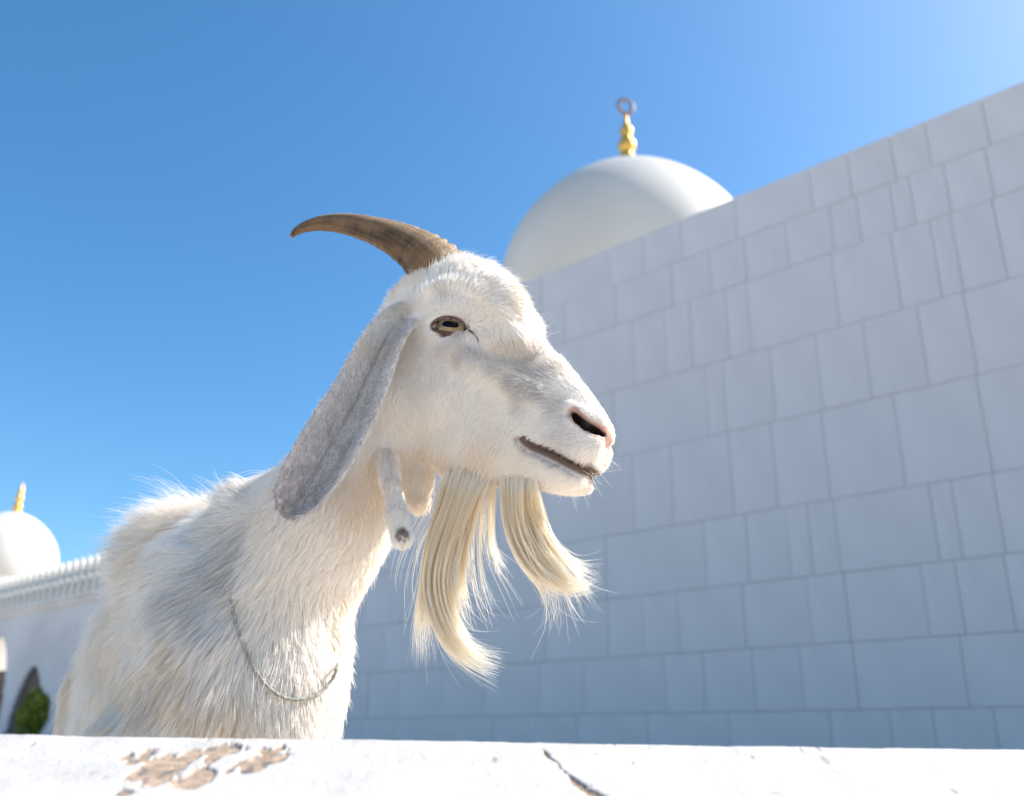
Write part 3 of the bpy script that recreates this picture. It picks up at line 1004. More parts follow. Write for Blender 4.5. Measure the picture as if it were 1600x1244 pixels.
# ------------------------------------------------------------------ eyes
M_EYE = new_mat('eye_white', (0.07, 0.035, 0.02), 0.08, **{'Coat Weight': 0.35, 'Coat Roughness': 0.03})
M_IRIS = noise_col(new_mat('amber_iris', rough=0.12, **{'Coat Weight': 0.35, 'Coat Roughness': 0.03}), (0.13, 0.075, 0.02), (0.30, 0.20, 0.07), scale=160, detail=4, lo=0.3, hi=0.7)
M_PUPIL = new_mat('pupil', (0.004, 0.003, 0.003), 0.10, **{'Specular IOR Level': 0.12})
M_LID = noise_col(new_mat('eyelid_skin', rough=0.4), (0.05, 0.022, 0.014), (0.12, 0.055, 0.035), scale=200)
def cap(fn, R, C, g, a, b, n=20, m=40):
    vs = [C + g * R]
    for i in range(1, n + 1):
        for k in range(m):
            x, y = fn(2 * math.pi * k / m, i / n)
            z = math.sqrt(max(1 - x * x - y * y, 0))
            vs.append(C + (a * x + b * y + g * z) * R)
    fs = [(0, 1 + k, 1 + (k + 1) % m) for k in range(m)]
    for i in range(n - 1):
        fs += [(1 + i * m + k, 1 + (i + 1) * m + k, 1 + (i + 1) * m + (k + 1) % m, 1 + i * m + (k + 1) % m) for k in range(m)]
    return vs, fs
def make_eye(C, g, a, b):
    ball = mesh_obj('eye', *cap(lambda t, r: (math.sin(r * 1.9) * math.cos(t) if r * 1.9 < 1.57 else math.cos(t) * 0.999, math.sin(min(r * 1.9, 1.57)) * math.sin(t) * 0.999), ER, C, g, a, b), M_EYE)
    attach(ball, goat)
    off = 0.05
    ir = mesh_obj('iris', *cap(lambda t, r: (0.66 * r * math.cos(t) + 0.02, 0.40 * r * math.sin(t) - 0.0), ER + 0.0004, C, g, a, b), M_IRIS)
    def pf(t, r):
        c, s = math.cos(t), math.sin(t)
        return 0.40 * r * math.copysign(abs(c) ** 0.7, c) + 0.05, 0.15 * r * math.copysign(abs(s) ** 0.8, s) + 0.05
    pu = mesh_obj('pupil', *cap(pf, ER + 0.0008, C, g, a, b), M_PUPIL)
    for q in (ir, pu):
        q.parent = ball
        q.matrix_parent_inverse = Matrix.Translation(goat.location).inverted() @ Matrix.Identity(4)
        q.matrix_parent_inverse = Matrix.Identity(4)
    # lid rim along the almond opening
    pts = []
    for k in range(49):
        t = 2 * math.pi * k / 48
        x, y = 0.0262 * math.cos(t), (0.0096 if math.sin(t) > 0 else 0.0096) * math.sin(t)
        y *= 1 - 0.25 * max(0, math.cos(t)) ** 2
        y -= 0.0022 * (x / 0.0262) * (1 if x > 0 else 0.3)
        z = max(math.sqrt(max((ER + 0.0004) ** 2 - x * x - y * y, 0.0)), ER - 0.0022 - x * x / 0.09)
        pts.append(C + a * x + b * y + g * z)
    v, f = tube(pts, [0.0019 + 0.0010 * max(0, math.sin(2 * math.pi * k / 48)) for k in range(49)], 10, cap=False)
    lid = mesh_obj('eyelid', v, f, M_LID)
    attach(lid, goat)
    return np.array(pts)
LID = make_eye(EYE_C, EG, ea, eb)
LID2 = make_eye(EYE_C2, EG2, ea2, eb2)
duct = [LID[0]] + [cast(*q) - N3(ray(*q)) * 0.0022 for q in ((733, 516), (740, 521), (745, 527), (748, 535))]
v, f = tube(catmull(duct, 14), np.linspace(0.0017, 0.0006, 14), 8)
attach(mesh_obj('tear_duct', v, f, M_LID), goat)

# ------------------------------------------------------------------ horns
horn_c = [(690, 440), (676, 414), (652, 391), (618, 371), (580, 357), (540, 348), (505, 347), (478, 353), (461, 362), (456, 370)]
horn_h = [46, 43, 36, 29, 23, 18.5, 14.5, 11, 7.5, 4.0]
horn_l = [-0.016, -0.022, -0.028, -0.034, -0.038, -0.042, -0.046, -0.05, -0.052, -0.053]
HCv = catmull([HP(x, y, l) for (x, y), l in zip(horn_c, horn_l)], 160)
hr = catmull(np.array([[h, 0] for h in horn_h]), 160)[:, 0] / FPX * np.linalg.norm(HCv - CAM, axis=1)
M_HORN = attr_mat('horn_keratin', 'tint', 0.55, bump=0.7, bump_scale=300, **{'Specular IOR Level': 0.3})
def make_horn(C, r, flip, far=False):
    tan = N3(np.gradient(C, axis=0))
    lat = HW * (-1 if not flip else 1)
    seg = 72
    vs, cs = [], []
    for i in range(len(C)):
        s = i / (len(C) - 1)
        up = N3(np.cross(lat, tan[i]))
        up = up if up[2] > 0 or s > 0.8 else -up
        if i and np.dot(up, pu) < 0:
            up = -up
        pu = up
        l2 = N3(np.cross(tan[i], up))
        l2 = l2 if np.dot(l2, lat) > 0 else -l2
        for k in range(seg):
            a = 2 * math.pi * k / seg
            ca, sa = math.cos(a), math.sin(a)                  # ca: up (front keel), sa: outward
            y = ca
            x = 0.60 * sa - 0.36 * max(0, ca) ** 1.6
            # flat bevel facing up and outward, keel ridge on the front edge
            ring = 0.012 * math.sin(i * 1.15 + 1.3 * math.sin(i * 0.23)) * (1 - s) + 0.010 * math.sin(i * 0.41 + k * 0.05)
            keel = max(0, math.cos(a - 0.10)) ** 24
            scal = keel * (0.10 + 0.07 * math.sin(i * 0.95)) * max(0, 1 - s / 0.42)
            groove = -0.022 * math.exp(-((a - 0.75) / 0.10) ** 2) + 0.010 * math.sin(k * 2.3) * 0.5
            m = 1 + ring + scal + groove
            vs.append(C[i] + (up * y + l2 * x) * r[i] * m)
            cs.append((s, a))
    fs = [(i * seg + k, i * seg + (k + 1) % seg, (i + 1) * seg + (k + 1) % seg, (i + 1) * seg + k) for i in range(len(C) - 1) for k in range(seg)]
    vs.append(C[-1] + tan[-1] * 0.002)
    cs.append((1.0, 0.0))
    fs += [((len(C) - 1) * seg + k, (len(C) - 1) * seg + (k + 1) % seg, len(vs) - 1) for k in range(seg)]
    vs, cs = np.array(vs), np.array(cs)
    q = np.stack([cs[:, 0] * 7.0, np.cos(cs[:, 1]) * 1.4, np.sin(cs[:, 1]) * 1.4], 1)
    streak = fbm(q * np.array([0.6, 7, 7]), 1.0, 5, 4)
    band = fbm(q * np.array([7, 0.4, 0.4]), 1.0, 15, 3)
    blot = fbm(q, 1.3, 25, 4)
    t = sstep(0.30, 0.72, 0.40 * streak + 0.25 * band + 0.45 * blot)[:, None]
    c = np.array([0.022, 0.012, 0.006]) * (1 - t) + np.array([0.17, 0.10, 0.048]) * t
    sunlit_top = (np.clip(np.cos(cs[:, 1] - 0.35), 0, 1) ** 3)[:, None] * 0.75  # sunlit strip along the top, painted into the horn colour
    c = c * (1 - sunlit_top) + np.array([0.34, 0.235, 0.14]) * sunlit_top * (0.6 + 0.8 * t)
    c = np.where((cs[:, 0] > 0.93)[:, None], c * np.array([1.15, 0.8, 0.62]), c)
    sc = (np.clip(np.cos(cs[:, 1] - 0.08), 0, 1) ** 30 * np.clip(1 - cs[:, 0] / 0.4, 0, 1) * (0.5 + 0.5 * np.sin(np.round(cs[:, 0] * 159) * 0.95 + 2.6)))[:, None]
    c = c * (1 - 0.75 * sc) + np.array([0.10, 0.05, 0.02]) * 0.75 * sc
    o = mesh_obj('horn', vs, fs, M_HORN)
    ca_ = o.data.color_attributes.new('tint', 'FLOAT_COLOR', 'POINT')
    ca_.data.foreach_set('color', np.concatenate([c, np.ones((len(c), 1))], 1).astype(np.float32).ravel())
    attach(o, goat)
    return o
make_horn(HCv, hr, False)
print('horn', round(time.time() - T0, 1))
# ------------------------------------------------------------------ fur
M_FUR = hair_mat('goat_fur', 0.28, 0.02)
M_WISP = hair_mat('whisker_hair', 0.5, 0.05)
M_BEARD = hair_mat('beard_hair', 0.62, 0.02)
def curves_obj(name, pts, rad, col, mat, parent, normals=None):
    """pts (N,K,3) world, rad (N,K), col (N,3) or (N,K,3)"""
    n, k = pts.shape[:2]
    cu = bpy.data.hair_curves.new(name)
    cu.add_curves([k] * n)
    cu.attributes['position'].data.foreach_set('vector', pts.astype(np.float32).ravel())
    ra = cu.attributes.get('radius') or cu.attributes.new('radius', 'FLOAT', 'POINT')
    ra.data.foreach_set('value', rad.astype(np.float32).ravel())
    if col.ndim == 2:
        col = np.repeat(col[:, None], k, 1)
    c4 = np.concatenate([col, np.ones((n, k, 1))], 2)
    ca_ = cu.attributes.new('tint', 'FLOAT_COLOR', 'POINT')
    ca_.data.foreach_set('color', c4.astype(np.float32).ravel())
    if normals is not None:
        na = cu.attributes.new('skin_normal', 'FLOAT_VECTOR', 'POINT')
        na.data.foreach_set('vector', np.repeat(normals[:, None], k, 1).astype(np.float32).ravel())
    cu.materials.append(mat)
    o = bpy.data.objects.new(name, cu)
    COL.objects.link(o)
    o['kind'] = 'stuff'
    o.parent = parent
    root = parent if parent.parent is None else parent.parent
    if parent.parent is None:
        o.matrix_parent_inverse = Matrix.Translation(-Vector(root.location))
    return o

bvh = BVHTree.FromPolygons([tuple(v) for v in GV[:, :]], [tuple(f) for f in GF_.tolist()])
def hit(px, py):
    r = N3(ray(px, py))
    h = bvh.ray_cast(Vector(CAM), Vector(r))
    if h[0] is None:
        h = (bvh.find_nearest(Vector(P(px, py, 1.1 if px > 420 else 1.3)))[0],)
    return np.array(h[0])
# comb: pixel, growth direction on the picture, length mm, lift degrees, clumping
COMB = [
    # muzzle and nose
    (945, 655, -.5, -.6, 4, 20, .1), (925, 635, -.8, -.6, 5, 20, .2), (900, 610, -.8, -.6, 6, 22, .3), (905, 690, -1, .2, 5, 22, .2), (945, 705, .3, .6, 5, 40, .2),
    (880, 640, -1, -.1, 7, 22, .35), (860, 590, -1, -.25, 9, 24, .4), (870, 560, -.7, -.7, 8, 22, .3), (850, 620, -1, .05, 9, 24, .4), (850, 670, -1, .25, 8, 22, .35),
    (885, 750, -.4, .8, 6, 30, .2), (915, 755, .1, 1, 6, 35, .2), (850, 735, -.6, .7, 8, 25, .3), (820, 700, -.8, .5, 8, 22, .3), (930, 745, .3, 1, 6, 40, .2),
    # cheek, jaw
    (800, 600, -1, .15, 10, 24, .45), (800, 650, -.9, .4, 10, 22, .4), (760, 580, -.6, .6, 11, 24, .4), (760, 640, -.6, .7, 11, 22, .35), (720, 600, -.3, .9, 11, 22, .35),
    (700, 640, -.3, .9, 12, 22, .35), (660, 600, -.1, 1, 11, 22, .3), (650, 660, -.2, 1, 13, 24, .35), (620, 620, -.1, 1, 11, 22, .3), (720, 700, -.4, .9, 13, 25, .4),
    (780, 720, -.5, .8, 12, 26, .4), (680, 725, -.3, 1, 16, 28, .4), (610, 560, 0, 1, 9, 20, .3), (640, 540, -.1, 1, 9, 20, .3), (760, 740, -.2, 1, 16, 35, .5),
    # around the eye, forehead, poll
    (700, 540, -.3, .8, 7, 25, .35), (670, 490, -.5, .3, 8, 25, .3), (700, 480, -.2, -1, 10, 35, .45), (740, 490, .6, -.5, 10, 28, .4), (760, 530, -.2, .8, 9, 25, .4),
    (650, 460, -.4, -.5, 14, 35, .5), (680, 450, -.3, -1, 18, 40, .6), (720, 440, .5, -.5, 17, 30, .6), (770, 470, .9, .5, 15, 26, .6), (800, 520, .7, .8, 13, 24, .5),
    (830, 540, .4, 1, 10, 22, .45), (700, 415, .2, -.8, 18, 32, .6), (740, 408, .7, -.4, 20, 26, .6), (780, 424, .9, -.1, 22, 26, .65), (812, 455, 1, -.1, 19, 36, .65),
    (826, 482, 1, .2, 14, 34, .6), (845, 505, .7, .6, 11, 28, .5), (760, 430, .8, .2, 18, 30, .65), (800, 460, .9, .4, 18, 30, .65), (650, 430, -.6, -.5, 16, 45, .6), (625, 465, -.8, -.4, 14, 35, .5),
    # neck
    (660, 740, -.3, 1, 13, 25, 0.3), (630, 720, -.3, 1, 12, 22, 0.3), (590, 700, -.3, 1, 12, 22, 0.34), (570, 800, -.35, 1, 16, 22, 0.38), (605, 845, .0, 1, 13, 28, 0.38),
    (520, 830, -.4, 1, 17, 22, 0.41), (480, 880, -.4, 1, 21, 24, 0.45), (440, 830, -.55, .9, 22, 24, 0.45), (555, 910, 0, 1, 16, 28, 0.38), (530, 960, .35, 1, 20, 42, 0.52),
    (500, 960, -.1, 1, 22, 24, 0.41), (430, 950, -.3, 1, 26, 24, 0.49), (430, 760, -.8, .4, 20, 28, 0.41), (470, 1020, -.1, 1, 25, 22, 0.41),
    # chest
    (500, 1060, .05, 1, 24, 22, 0.38), (515, 1030, .2, 1, 18, 24, 0.45), (525, 1100, .15, 1, 18, 24, 0.41), (450, 1110, -.05, 1, 28, 24, 0.45), (400, 1060, -.25, 1, 29, 24, 0.49), (520, 1140, .0, 1, 24, 28, 0.41),
    # shoulder and withers
    (390, 900, -.6, .9, 36, 24, 0.62), (340, 880, -.8, .65, 41, 26, 0.66), (330, 960, -.65, .9, 39, 24, 0.66), (350, 1040, -.45, 1, 37, 24, 0.66), (280, 940, -.75, .8, 39, 24, 0.66),
    (270, 1040, -.5, 1, 33, 18, 0.66), (240, 1110, -.35, 1, 31, 18, 0.62), (330, 1120, -.25, 1, 36, 24, 0.62), (235, 980, -.55, .9, 31, 18, 0.62), (390, 785, -.8, -.6, 56, 52, 0.66),
    (350, 800, -.6, -.9, 74, 58, 0.7), (310, 830, -.65, -.9, 90, 60, 0.75), (270, 850, -.85, -.7, 92, 56, 0.75), (245, 880, -1, -.3, 76, 42, 0.75), (300, 860, -1, .1, 56, 30, 0.66), (250, 890, -.95, .35, 39, 26, 0.62),
    # back and flank
    (200, 900, -.9, .45, 40, 22, .6), (160, 970, -.6, .8, 34, 18, .6), (130, 1040, -.45, .9, 34, 18, .6), (110, 1110, -.25, 1, 34, 18, .6), (180, 1050, -.4, 1, 44, 20, .6), (170, 1120, -.2, 1, 44, 20, .6),
]
cam_right, cam_up = RM[:, 0], RM[:, 1]
CP_ = np.array([hit(a[0], a[1]) for a in COMB])
CF = N3(np.array([cam_right * a[2] - cam_up * a[3] for a in COMB]))
CL = np.array([a[4] for a in COMB]) / 1000
CT = np.radians(np.array([a[5] for a in COMB], float))
CC = np.array([a[6] for a in COMB])

tri = np.concatenate([GF_[:, [0, 1, 2]], GF_[:, [0, 2, 3]]])
A, B_, C_ = GV[tri[:, 0]], GV[tri[:, 1]], GV[tri[:, 2]]
cr = np.cross(B_ - A, C_ - A)
area = np.linalg.norm(cr, axis=1) / 2
cen = (A + B_ + C_) / 3
fn = N3(gn[tri].mean(1))
facing = -(N3(cen - CAM) * fn).sum(1)
headness = sstep(0.30, 0.20, np.linalg.norm(cen - H0, axis=1))
dens = 0.75e6 + 1.7e6 * headness
dens *= np.where(facing > -0.15, 1.0, 0.30)
dens *= np.where(cen[:, 2] < 0.37, 0.12, 1.0)
w = area * dens
NH = int(w.sum())
print('hairs', NH)
t_i = np.searchsorted(np.cumsum(w), RNG.uniform(0, w.sum(), NH))
r1, r2 = np.sqrt(RNG.uniform(size=NH)), RNG.uniform(size=NH)
root = A[t_i] * (1 - r1)[:, None] + B_[t_i] * (r1 * (1 - r2))[:, None] + C_[t_i] * (r1 * r2)[:, None]
nrm = N3(gn[tri[t_i, 0]] * (1 - r1)[:, None] + gn[tri[t_i, 1]] * (r1 * (1 - r2))[:, None] + gn[tri[t_i, 2]] * (r1 * r2)[:, None])
nos, mo, eye, ear = masks(root)
side = mouth_side(root)
lidd, lid_d = near_mask(root, np.concatenate([LID, LID2]), 0.001, 0.004)
eyein = np.minimum(np.linalg.norm(root - EYE_C, axis=1), np.linalg.norm(root - EYE_C2, axis=1)) < ER + 0.001
keep = (nos < 0.25) & (mo > 0.0030) & (lid_d > 0.0022) & ~eyein & (root[:, 2] > 0.05)
keep &= (RNG.uniform(size=NH) < np.where((side < 0) & (mo < 0.0115), 0.8 * sstep(0.0085, 0.0115, mo), 1.0))
wd = np.linalg.norm(root - P(629, 829, 1.006), axis=1)
keep &= (wd > 0.006) | (RNG.uniform(size=NH) < 0.25)
is_ear = ear < 0.004
is_ear &= (np.maximum(f_head(root), f_head(mirror(root))) > 0.004) & (f_cone(nm_, 0.073, nu_, 0.057)[0](root) > 0.004)
near_n = np.where(nos < 1.5)[0]
_, nin_d = near_mask(root, np.concatenate([catmull([q + nin * dp for q in NOS], 24) for dp in (0.0, 0.009, 0.015, 0.021)]), 0.001, 0.012)
_, nin_d2 = near_mask(root, mirror(np.concatenate([catmull([q + nin * dp for q in NOS], 24) for dp in (0.0, 0.009, 0.015, 0.021)])), 0.001, 0.012)
keep &= (nin_d > 0.0088) & (nin_d2 > 0.0088)
keep &= ~((mo < 0.012) & (f_head(root) < -0.0015) & (mo < 0.0042))
_, du_d = near_mask(root, catmull(duct, 14), 0.001, 0.004)
keep &= du_d > 0.0018
keep &= ~is_ear | (RNG.uniform(size=NH) < 0.85)
root, nrm, is_ear, mo, side, eye, wd, ear = [q[keep] for q in (root, nrm, is_ear, mo, side, eye, wd, ear)]
NH = len(root)
flow, ln, lift, clump = np.empty((NH, 3)), np.empty(NH), np.empty(NH), np.empty(NH)
for i in range(0, NH, 20000):
    d2 = ((root[i:i + 20000, None] - CP_[None]) ** 2).sum(2) + 1e-6
    ww_ = d2 ** -2.0
    ww_ /= ww_.sum(1, keepdims=True)
    flow[i:i + 20000] = ww_ @ CF
    ln[i:i + 20000], lift[i:i + 20000], clump[i:i + 20000] = ww_ @ CL, ww_ @ CT, ww_ @ CC
# ears: comb along the sheet, short
if is_ear.any():
    pe = root[is_ear]
    isf = cloud_d(pe, EAR2) < cloud_d(pe, EAR)
    i = np.where(isf, ((pe[:, None] - EC2[None]) ** 2).sum(2).argmin(1), ((pe[:, None] - EC[None]) ** 2).sum(2).argmin(1))
    flow[is_ear] = np.where(isf[:, None], et2[i], et[i])
    ear_s = np.zeros(NH)
    ear_s[is_ear] = i / 69
    ln[is_ear] = 0.0075 + 0.004 * sstep(0.2, 0.0, i / 69)
    lift[is_ear] = math.radians(20)
    clump[is_ear] = 0.25
wdir = wat[-1] - wat[0]
is_w = np.linalg.norm(root - (wat[1] + wat[3]) / 2, axis=1) < 0.06
is_w &= (RNG.uniform(size=NH) < 2)
wm = f_cone(wat[1], 0.0105, wat[3], 0.0130)[0](root) < 0.004
flow[wm] = N3(wdir)
ln[wm], lift[wm] = 0.007, math.radians(22)
flow = N3(flow - nrm * (flow * nrm).sum(1)[:, None])
# light shaping: swirls, uneven length
nz = vec_noise(root, 14, 3) * 0.30 + vec_noise(root, 45, 4) * 0.28
flow = N3(flow + nz * np.where(is_ear, 0.5, 1.0)[:, None])
flow = N3(flow - nrm * (flow * nrm).sum(1)[:, None])
ln = ln * (0.62 + 0.5 * RNG.uniform(size=NH)) * (0.75 + 0.5 * vnoise(root, 30, 8))
stray = RNG.uniform(size=NH) < 0.025
ln[stray] *= 1.35
lift = lift * (0.7 + 0.6 * vnoise(root, 40, 12)) + RNG.normal(size=NH) * 0.07 + stray * 0.25
K = 6
def grow(root, nrm, flow, ln, lift, jit):
    n = len(root)
    pts = np.empty((n, K, 3))
    pts[:, 0] = root - nrm * 0.0006
    p = pts[:, 0].copy()
    for k in range(1, K):
        t = (k - 0.5) / (K - 1)
        a = lift * (1 - 0.55 * t)
        d = flow * np.cos(a)[:, None] + nrm * np.sin(a)[:, None]
        d = d + np.array([0, 0, -1.0]) * (0.18 * t * np.clip(ln / 0.03, 0, 1.3))[:, None] + jit * (0.10 + 0.25 * t)
        p = p + N3(d) * (ln / (K - 1))[:, None]
        pts[:, k] = p
    return pts
jit = N3(RNG.normal(size=(NH, 3))) * 0.9
pts = grow(root, nrm, flow, ln, lift, jit)
# clumps: each hair leans to the tip of its nearest guide
long_ = np.where(np.linalg.norm(root - H0, axis=1) < 0.22, 18, 42)
clump = np.where(np.linalg.norm(root - H0, axis=1) < 0.22, clump * 1.3 + 0.08, clump)
gsel = np.where(RNG.uniform(size=NH) < 1.0 / long_)[0]
kd = KDTree(len(gsel))
for j, i in enumerate(gsel):
    kd.insert(root[i], j)
kd.balance()
gi = gsel[np.array([kd.find(r)[1] for r in root.tolist()])]
tk = (np.arange(K) / (K - 1)) ** 1.3
amt = (clump * (0.75 + 0.5 * RNG.uniform(size=NH)) * (1 - 0.7 * stray))[:, None, None] * tk[None, :, None]
amt = np.clip(amt, 0, 0.93)
gpts = pts[gi]
scale_l = (ln / ln[gi])[:, None, None]
gpts = gpts[:, :1] + (gpts - gpts[:, :1]) * np.clip(scale_l, 0.7, 1.4)
pts = pts * (1 - amt) + gpts * amt
# colour
base_c = np.array([0.965, 0.93, 0.885])
hc = base_c[None] * (0.88 + 0.14 * RNG.uniform(size=NH))[:, None]
cream = sstep(0.50, 0.72, fbm(root, 16, 60, 3))[:, None] * 0.4
hc = hc * (1 - cream) + np.array([0.86, 0.74, 0.58]) * cream
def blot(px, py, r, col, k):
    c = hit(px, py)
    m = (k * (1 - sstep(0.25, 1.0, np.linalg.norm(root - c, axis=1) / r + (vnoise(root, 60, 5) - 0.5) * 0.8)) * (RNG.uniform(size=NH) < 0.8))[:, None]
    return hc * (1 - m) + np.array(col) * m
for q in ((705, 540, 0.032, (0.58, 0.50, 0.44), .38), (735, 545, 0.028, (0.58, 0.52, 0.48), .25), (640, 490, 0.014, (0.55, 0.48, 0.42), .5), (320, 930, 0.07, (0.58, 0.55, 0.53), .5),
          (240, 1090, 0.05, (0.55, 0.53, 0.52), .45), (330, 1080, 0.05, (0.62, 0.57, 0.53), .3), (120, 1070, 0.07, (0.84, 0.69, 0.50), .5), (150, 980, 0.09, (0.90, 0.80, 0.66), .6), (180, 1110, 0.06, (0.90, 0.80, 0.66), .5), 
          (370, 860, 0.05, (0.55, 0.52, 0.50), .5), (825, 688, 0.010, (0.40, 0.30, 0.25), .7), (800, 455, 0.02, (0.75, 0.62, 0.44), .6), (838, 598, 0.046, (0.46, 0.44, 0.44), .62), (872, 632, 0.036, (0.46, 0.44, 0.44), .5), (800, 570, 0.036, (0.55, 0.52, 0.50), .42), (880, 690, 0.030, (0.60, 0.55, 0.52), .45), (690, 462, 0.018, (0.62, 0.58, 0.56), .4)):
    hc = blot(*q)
gm = np.where(is_ear, np.clip(np.interp(ear_s, [0, 0.25, 0.45, 0.7, 1], [0.0, 0.05, 0.28, 0.48, 0.95]) + 0.2 * (vnoise(root, 160, 71) - 0.5) + 0.30 * RNG.normal(size=NH), 0, 1), 0)
iw = ((pts[:, 0] * 0 + 0)[:, 0])
hc = mixc(hc, (0.34, 0.315, 0.33), np.clip(gm, 0, 0.95))
lipm = np.where(side < 0, 1 - sstep(0.006, 0.014, mo), (1 - sstep(0.002, 0.006, mo)) * 0.7) * 1.0
hc = mixc(hc, (0.22, 0.14, 0.10), np.clip(lipm, 0, 0.9))
hc = mixc(hc, (0.14, 0.10, 0.07), (1 - sstep(0.005, 0.011, wd)) * 0.85)
r0 = np.where(np.linalg.norm(root - H0, axis=1) < 0.22, 0.00020, 0.00023) * (0.75 + 0.5 * RNG.uniform(size=NH))
taper = np.array([1.0, 1.0, 0.92, 0.78, 0.55, 0.18])
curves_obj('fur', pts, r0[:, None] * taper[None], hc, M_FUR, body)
print('fur', NH, round(time.time() - T0, 1))

# ------------------------------------------------------------------ beard: locks of long hair
KB = 22
def hit_y(px, py):
    h = bvh.ray_cast(Vector(CAM), Vector(N3(ray(px, py))))
    return h[0][1] if h[0] is not None else YB
YB = float(HP(760, 745)[1])
def lock(path, Y, root_w, mid_w, tip_w, n, nsub, len_lo, fly, seed, depth=0.012, tipdir=None):
    r = np.random.default_rng(seed)
    g = catmull([np.append(q, 0) for q in np.array(path, float)], KB)[:, :2]
    tan = np.gradient(g, axis=0)
    tan /= np.linalg.norm(tan, axis=1, keepdims=True)
    nr = np.stack([-tan[:, 1], tan[:, 0]], 1)
    tt_ = np.linspace(0, 1, KB)
    wid = np.interp(tt_, [0, 0.15, 0.55, 1], [root_w, (root_w + mid_w) / 2, mid_w, tip_w])
    sub_o = np.sort(r.uniform(-1, 1, nsub))
    sub_d = r.uniform(-1, 1, nsub)
    sub_w = r.normal(size=(nsub, 3))
    sid = r.integers(0, nsub, n)
    o0 = r.uniform(-1, 1, n)
    # subclump by nearest root offset
    sid = np.abs(o0[:, None] - sub_o[None] + r.normal(size=(n, nsub)) * 0.10).argmin(1)
    d0 = r.uniform(-1, 1, n)
    tl = np.clip(r.uniform(len_lo, 1.0, n), 0, 1) * (0.82 + 0.18 * np.cos(sub_w[sid, 2] * 2))
    out = np.empty((n, KB, 3))
    rpx = path[0][0] + nr[0, 0] * o0 * root_w
    rpy = path[0][1] + nr[0, 1] * o0 * root_w + r.uniform(-4, 22, n)
    rY = np.array([hit_y(a_, b_) for a_, b_ in zip(rpx, rpy)])
    t0 = r.uniform(0.0, 0.07, n)
    flyv = r.normal(size=(n, 2)) * fly * np.where(r.uniform(size=n) < 0.10, 2.8, 1.0)[:, None]
    wav = r.uniform(0, 6.28, (n, 2))
    swav = sub_w[sid]
    for k in range(KB):
        t = t0 + tt_[k] * (tl - t0)
        gx = np.interp(t, tt_, g[:, 0])
        gy = np.interp(t, tt_, g[:, 1])
        nx, ny = np.interp(t, tt_, nr[:, 0]), np.interp(t, tt_, nr[:, 1])
        w_ = np.interp(t, tt_, wid)
        cl = 0.55 * sstep(0.05, 0.5, t)
        off = o0 * (1 - cl) + sub_o[sid] * cl
        dz = (d0 * (1 - cl) + sub_d[sid] * cl) * depth * (1 - 0.35 * t) - 0.006
        s_w = (swav[:, 0] * 3.5 * t ** 1.5) + 1.6 * np.sin(t * 5 + swav[:, 1] * 4) * t
        own = (np.sin(t * 9 + wav[:, 0]) * 0.9 + flyv[:, 0] * t ** 3 * 10) * t
        px = gx + nx * (off * w_ + s_w + own)
        py = gy + ny * (off * w_ + s_w + own) + flyv[:, 1] * t ** 3 * 9
        xn, yn = (px - 800) / FPX, -(py - 622) / FPX
        d = xn[:, None] * RM[:, 0] + yn[:, None] * RM[:, 1] - RM[:, 2]
        bl = sstep(0.0, 0.32, t - t0)
        Yk = (rY + 0.0005) * (1 - bl) + (Y + dz) * bl
        out[:, k] = CAM + d * (Yk / d[:, 1])[:, None]
    rad = (0.00013 + 0.00009 * r.uniform(size=n))[:, None] * np.interp(tt_, [0, 0.7, 1], [1, 0.9, 0.25])[None]
    mixv = r.uniform(size=n)[:, None, None]
    root_c, tip_c = np.array([0.99, 0.89, 0.71]), np.array([0.99, 0.935, 0.83])
    col = (root_c[None, None] * (1 - tt_[None, :, None]) + tip_c[None, None] * tt_[None, :, None]) * (0.88 + 0.16 * mixv)
    rootw = (1 - sstep(0.02, 0.14, tt_))[None, :, None]
    col = col * (1 - rootw) + np.array([0.94, 0.90, 0.84]) * rootw
    lightsub = (np.cos(swav[:, 0] * 5) * 0.5 + 0.5)[:, None, None]
    col = col * (1 - 0.25 * lightsub) + np.array([0.93, 0.90, 0.82]) * 0.25 * lightsub
    return out, rad, col
YB2 = float(HP(815, 752)[1])
L = []
L.append(lock([(738, 728), (715, 790), (693, 850), (682, 905), (690, 955), (712, 1000), (745, 1028), (788, 1046)], YB, 27, 21, 17, 1500, 24, .72, .8, 1))
L.append(lock([(712, 735), (690, 800), (672, 860), (664, 920), (660, 975), (664, 1038)], YB + .004, 16, 10, 12, 700, 13, .70, .9, 2))
L.append(lock([(755, 735), (736, 800), (722, 860), (716, 910), (722, 950), (742, 990)], YB, 15, 11, 16, 500, 12, .6, 1.1, 3))
L.append(lock([(800, 738), (800, 790), (808, 835), (828, 875), (858, 905), (895, 922), (942, 902)], YB2, 19, 17, 13, 1350, 20, .74, .8, 4))
L.append(lock([(826, 745), (828, 790), (842, 835), (866, 872), (898, 900), (938, 912)], YB2 + .006, 14, 16, 14, 850, 15, .72, .8, 5))
L.append(lock([(806, 750), (812, 820), (832, 880), (860, 925), (868, 970), (858, 1020)], YB2, 14, 14, 14, 150, 8, .65, 1.6, 6))
L.append(lock([(830, 755), (850, 840), (885, 890), (905, 930), (925, 965)], YB2, 10, 18, 26, 130, 8, .7, 1.8, 7))
L.append(lock([(770, 742), (768, 800), (770, 850), (786, 885), (795, 915)], YB + .002, 8, 6, 8, 90, 5, .6, 1.8, 8))
L.append(lock([(775, 745), (762, 800), (768, 870), (800, 920), (850, 990)], YB + .002, 12, 14, 26, 26, 12, .6, 2.2, 9))
L.append(lock([(700, 738), (672, 790), (640, 850), (628, 910), (640, 960)], YB + .01, 12, 22, 30, 26, 12, .5, 2.0, 10))
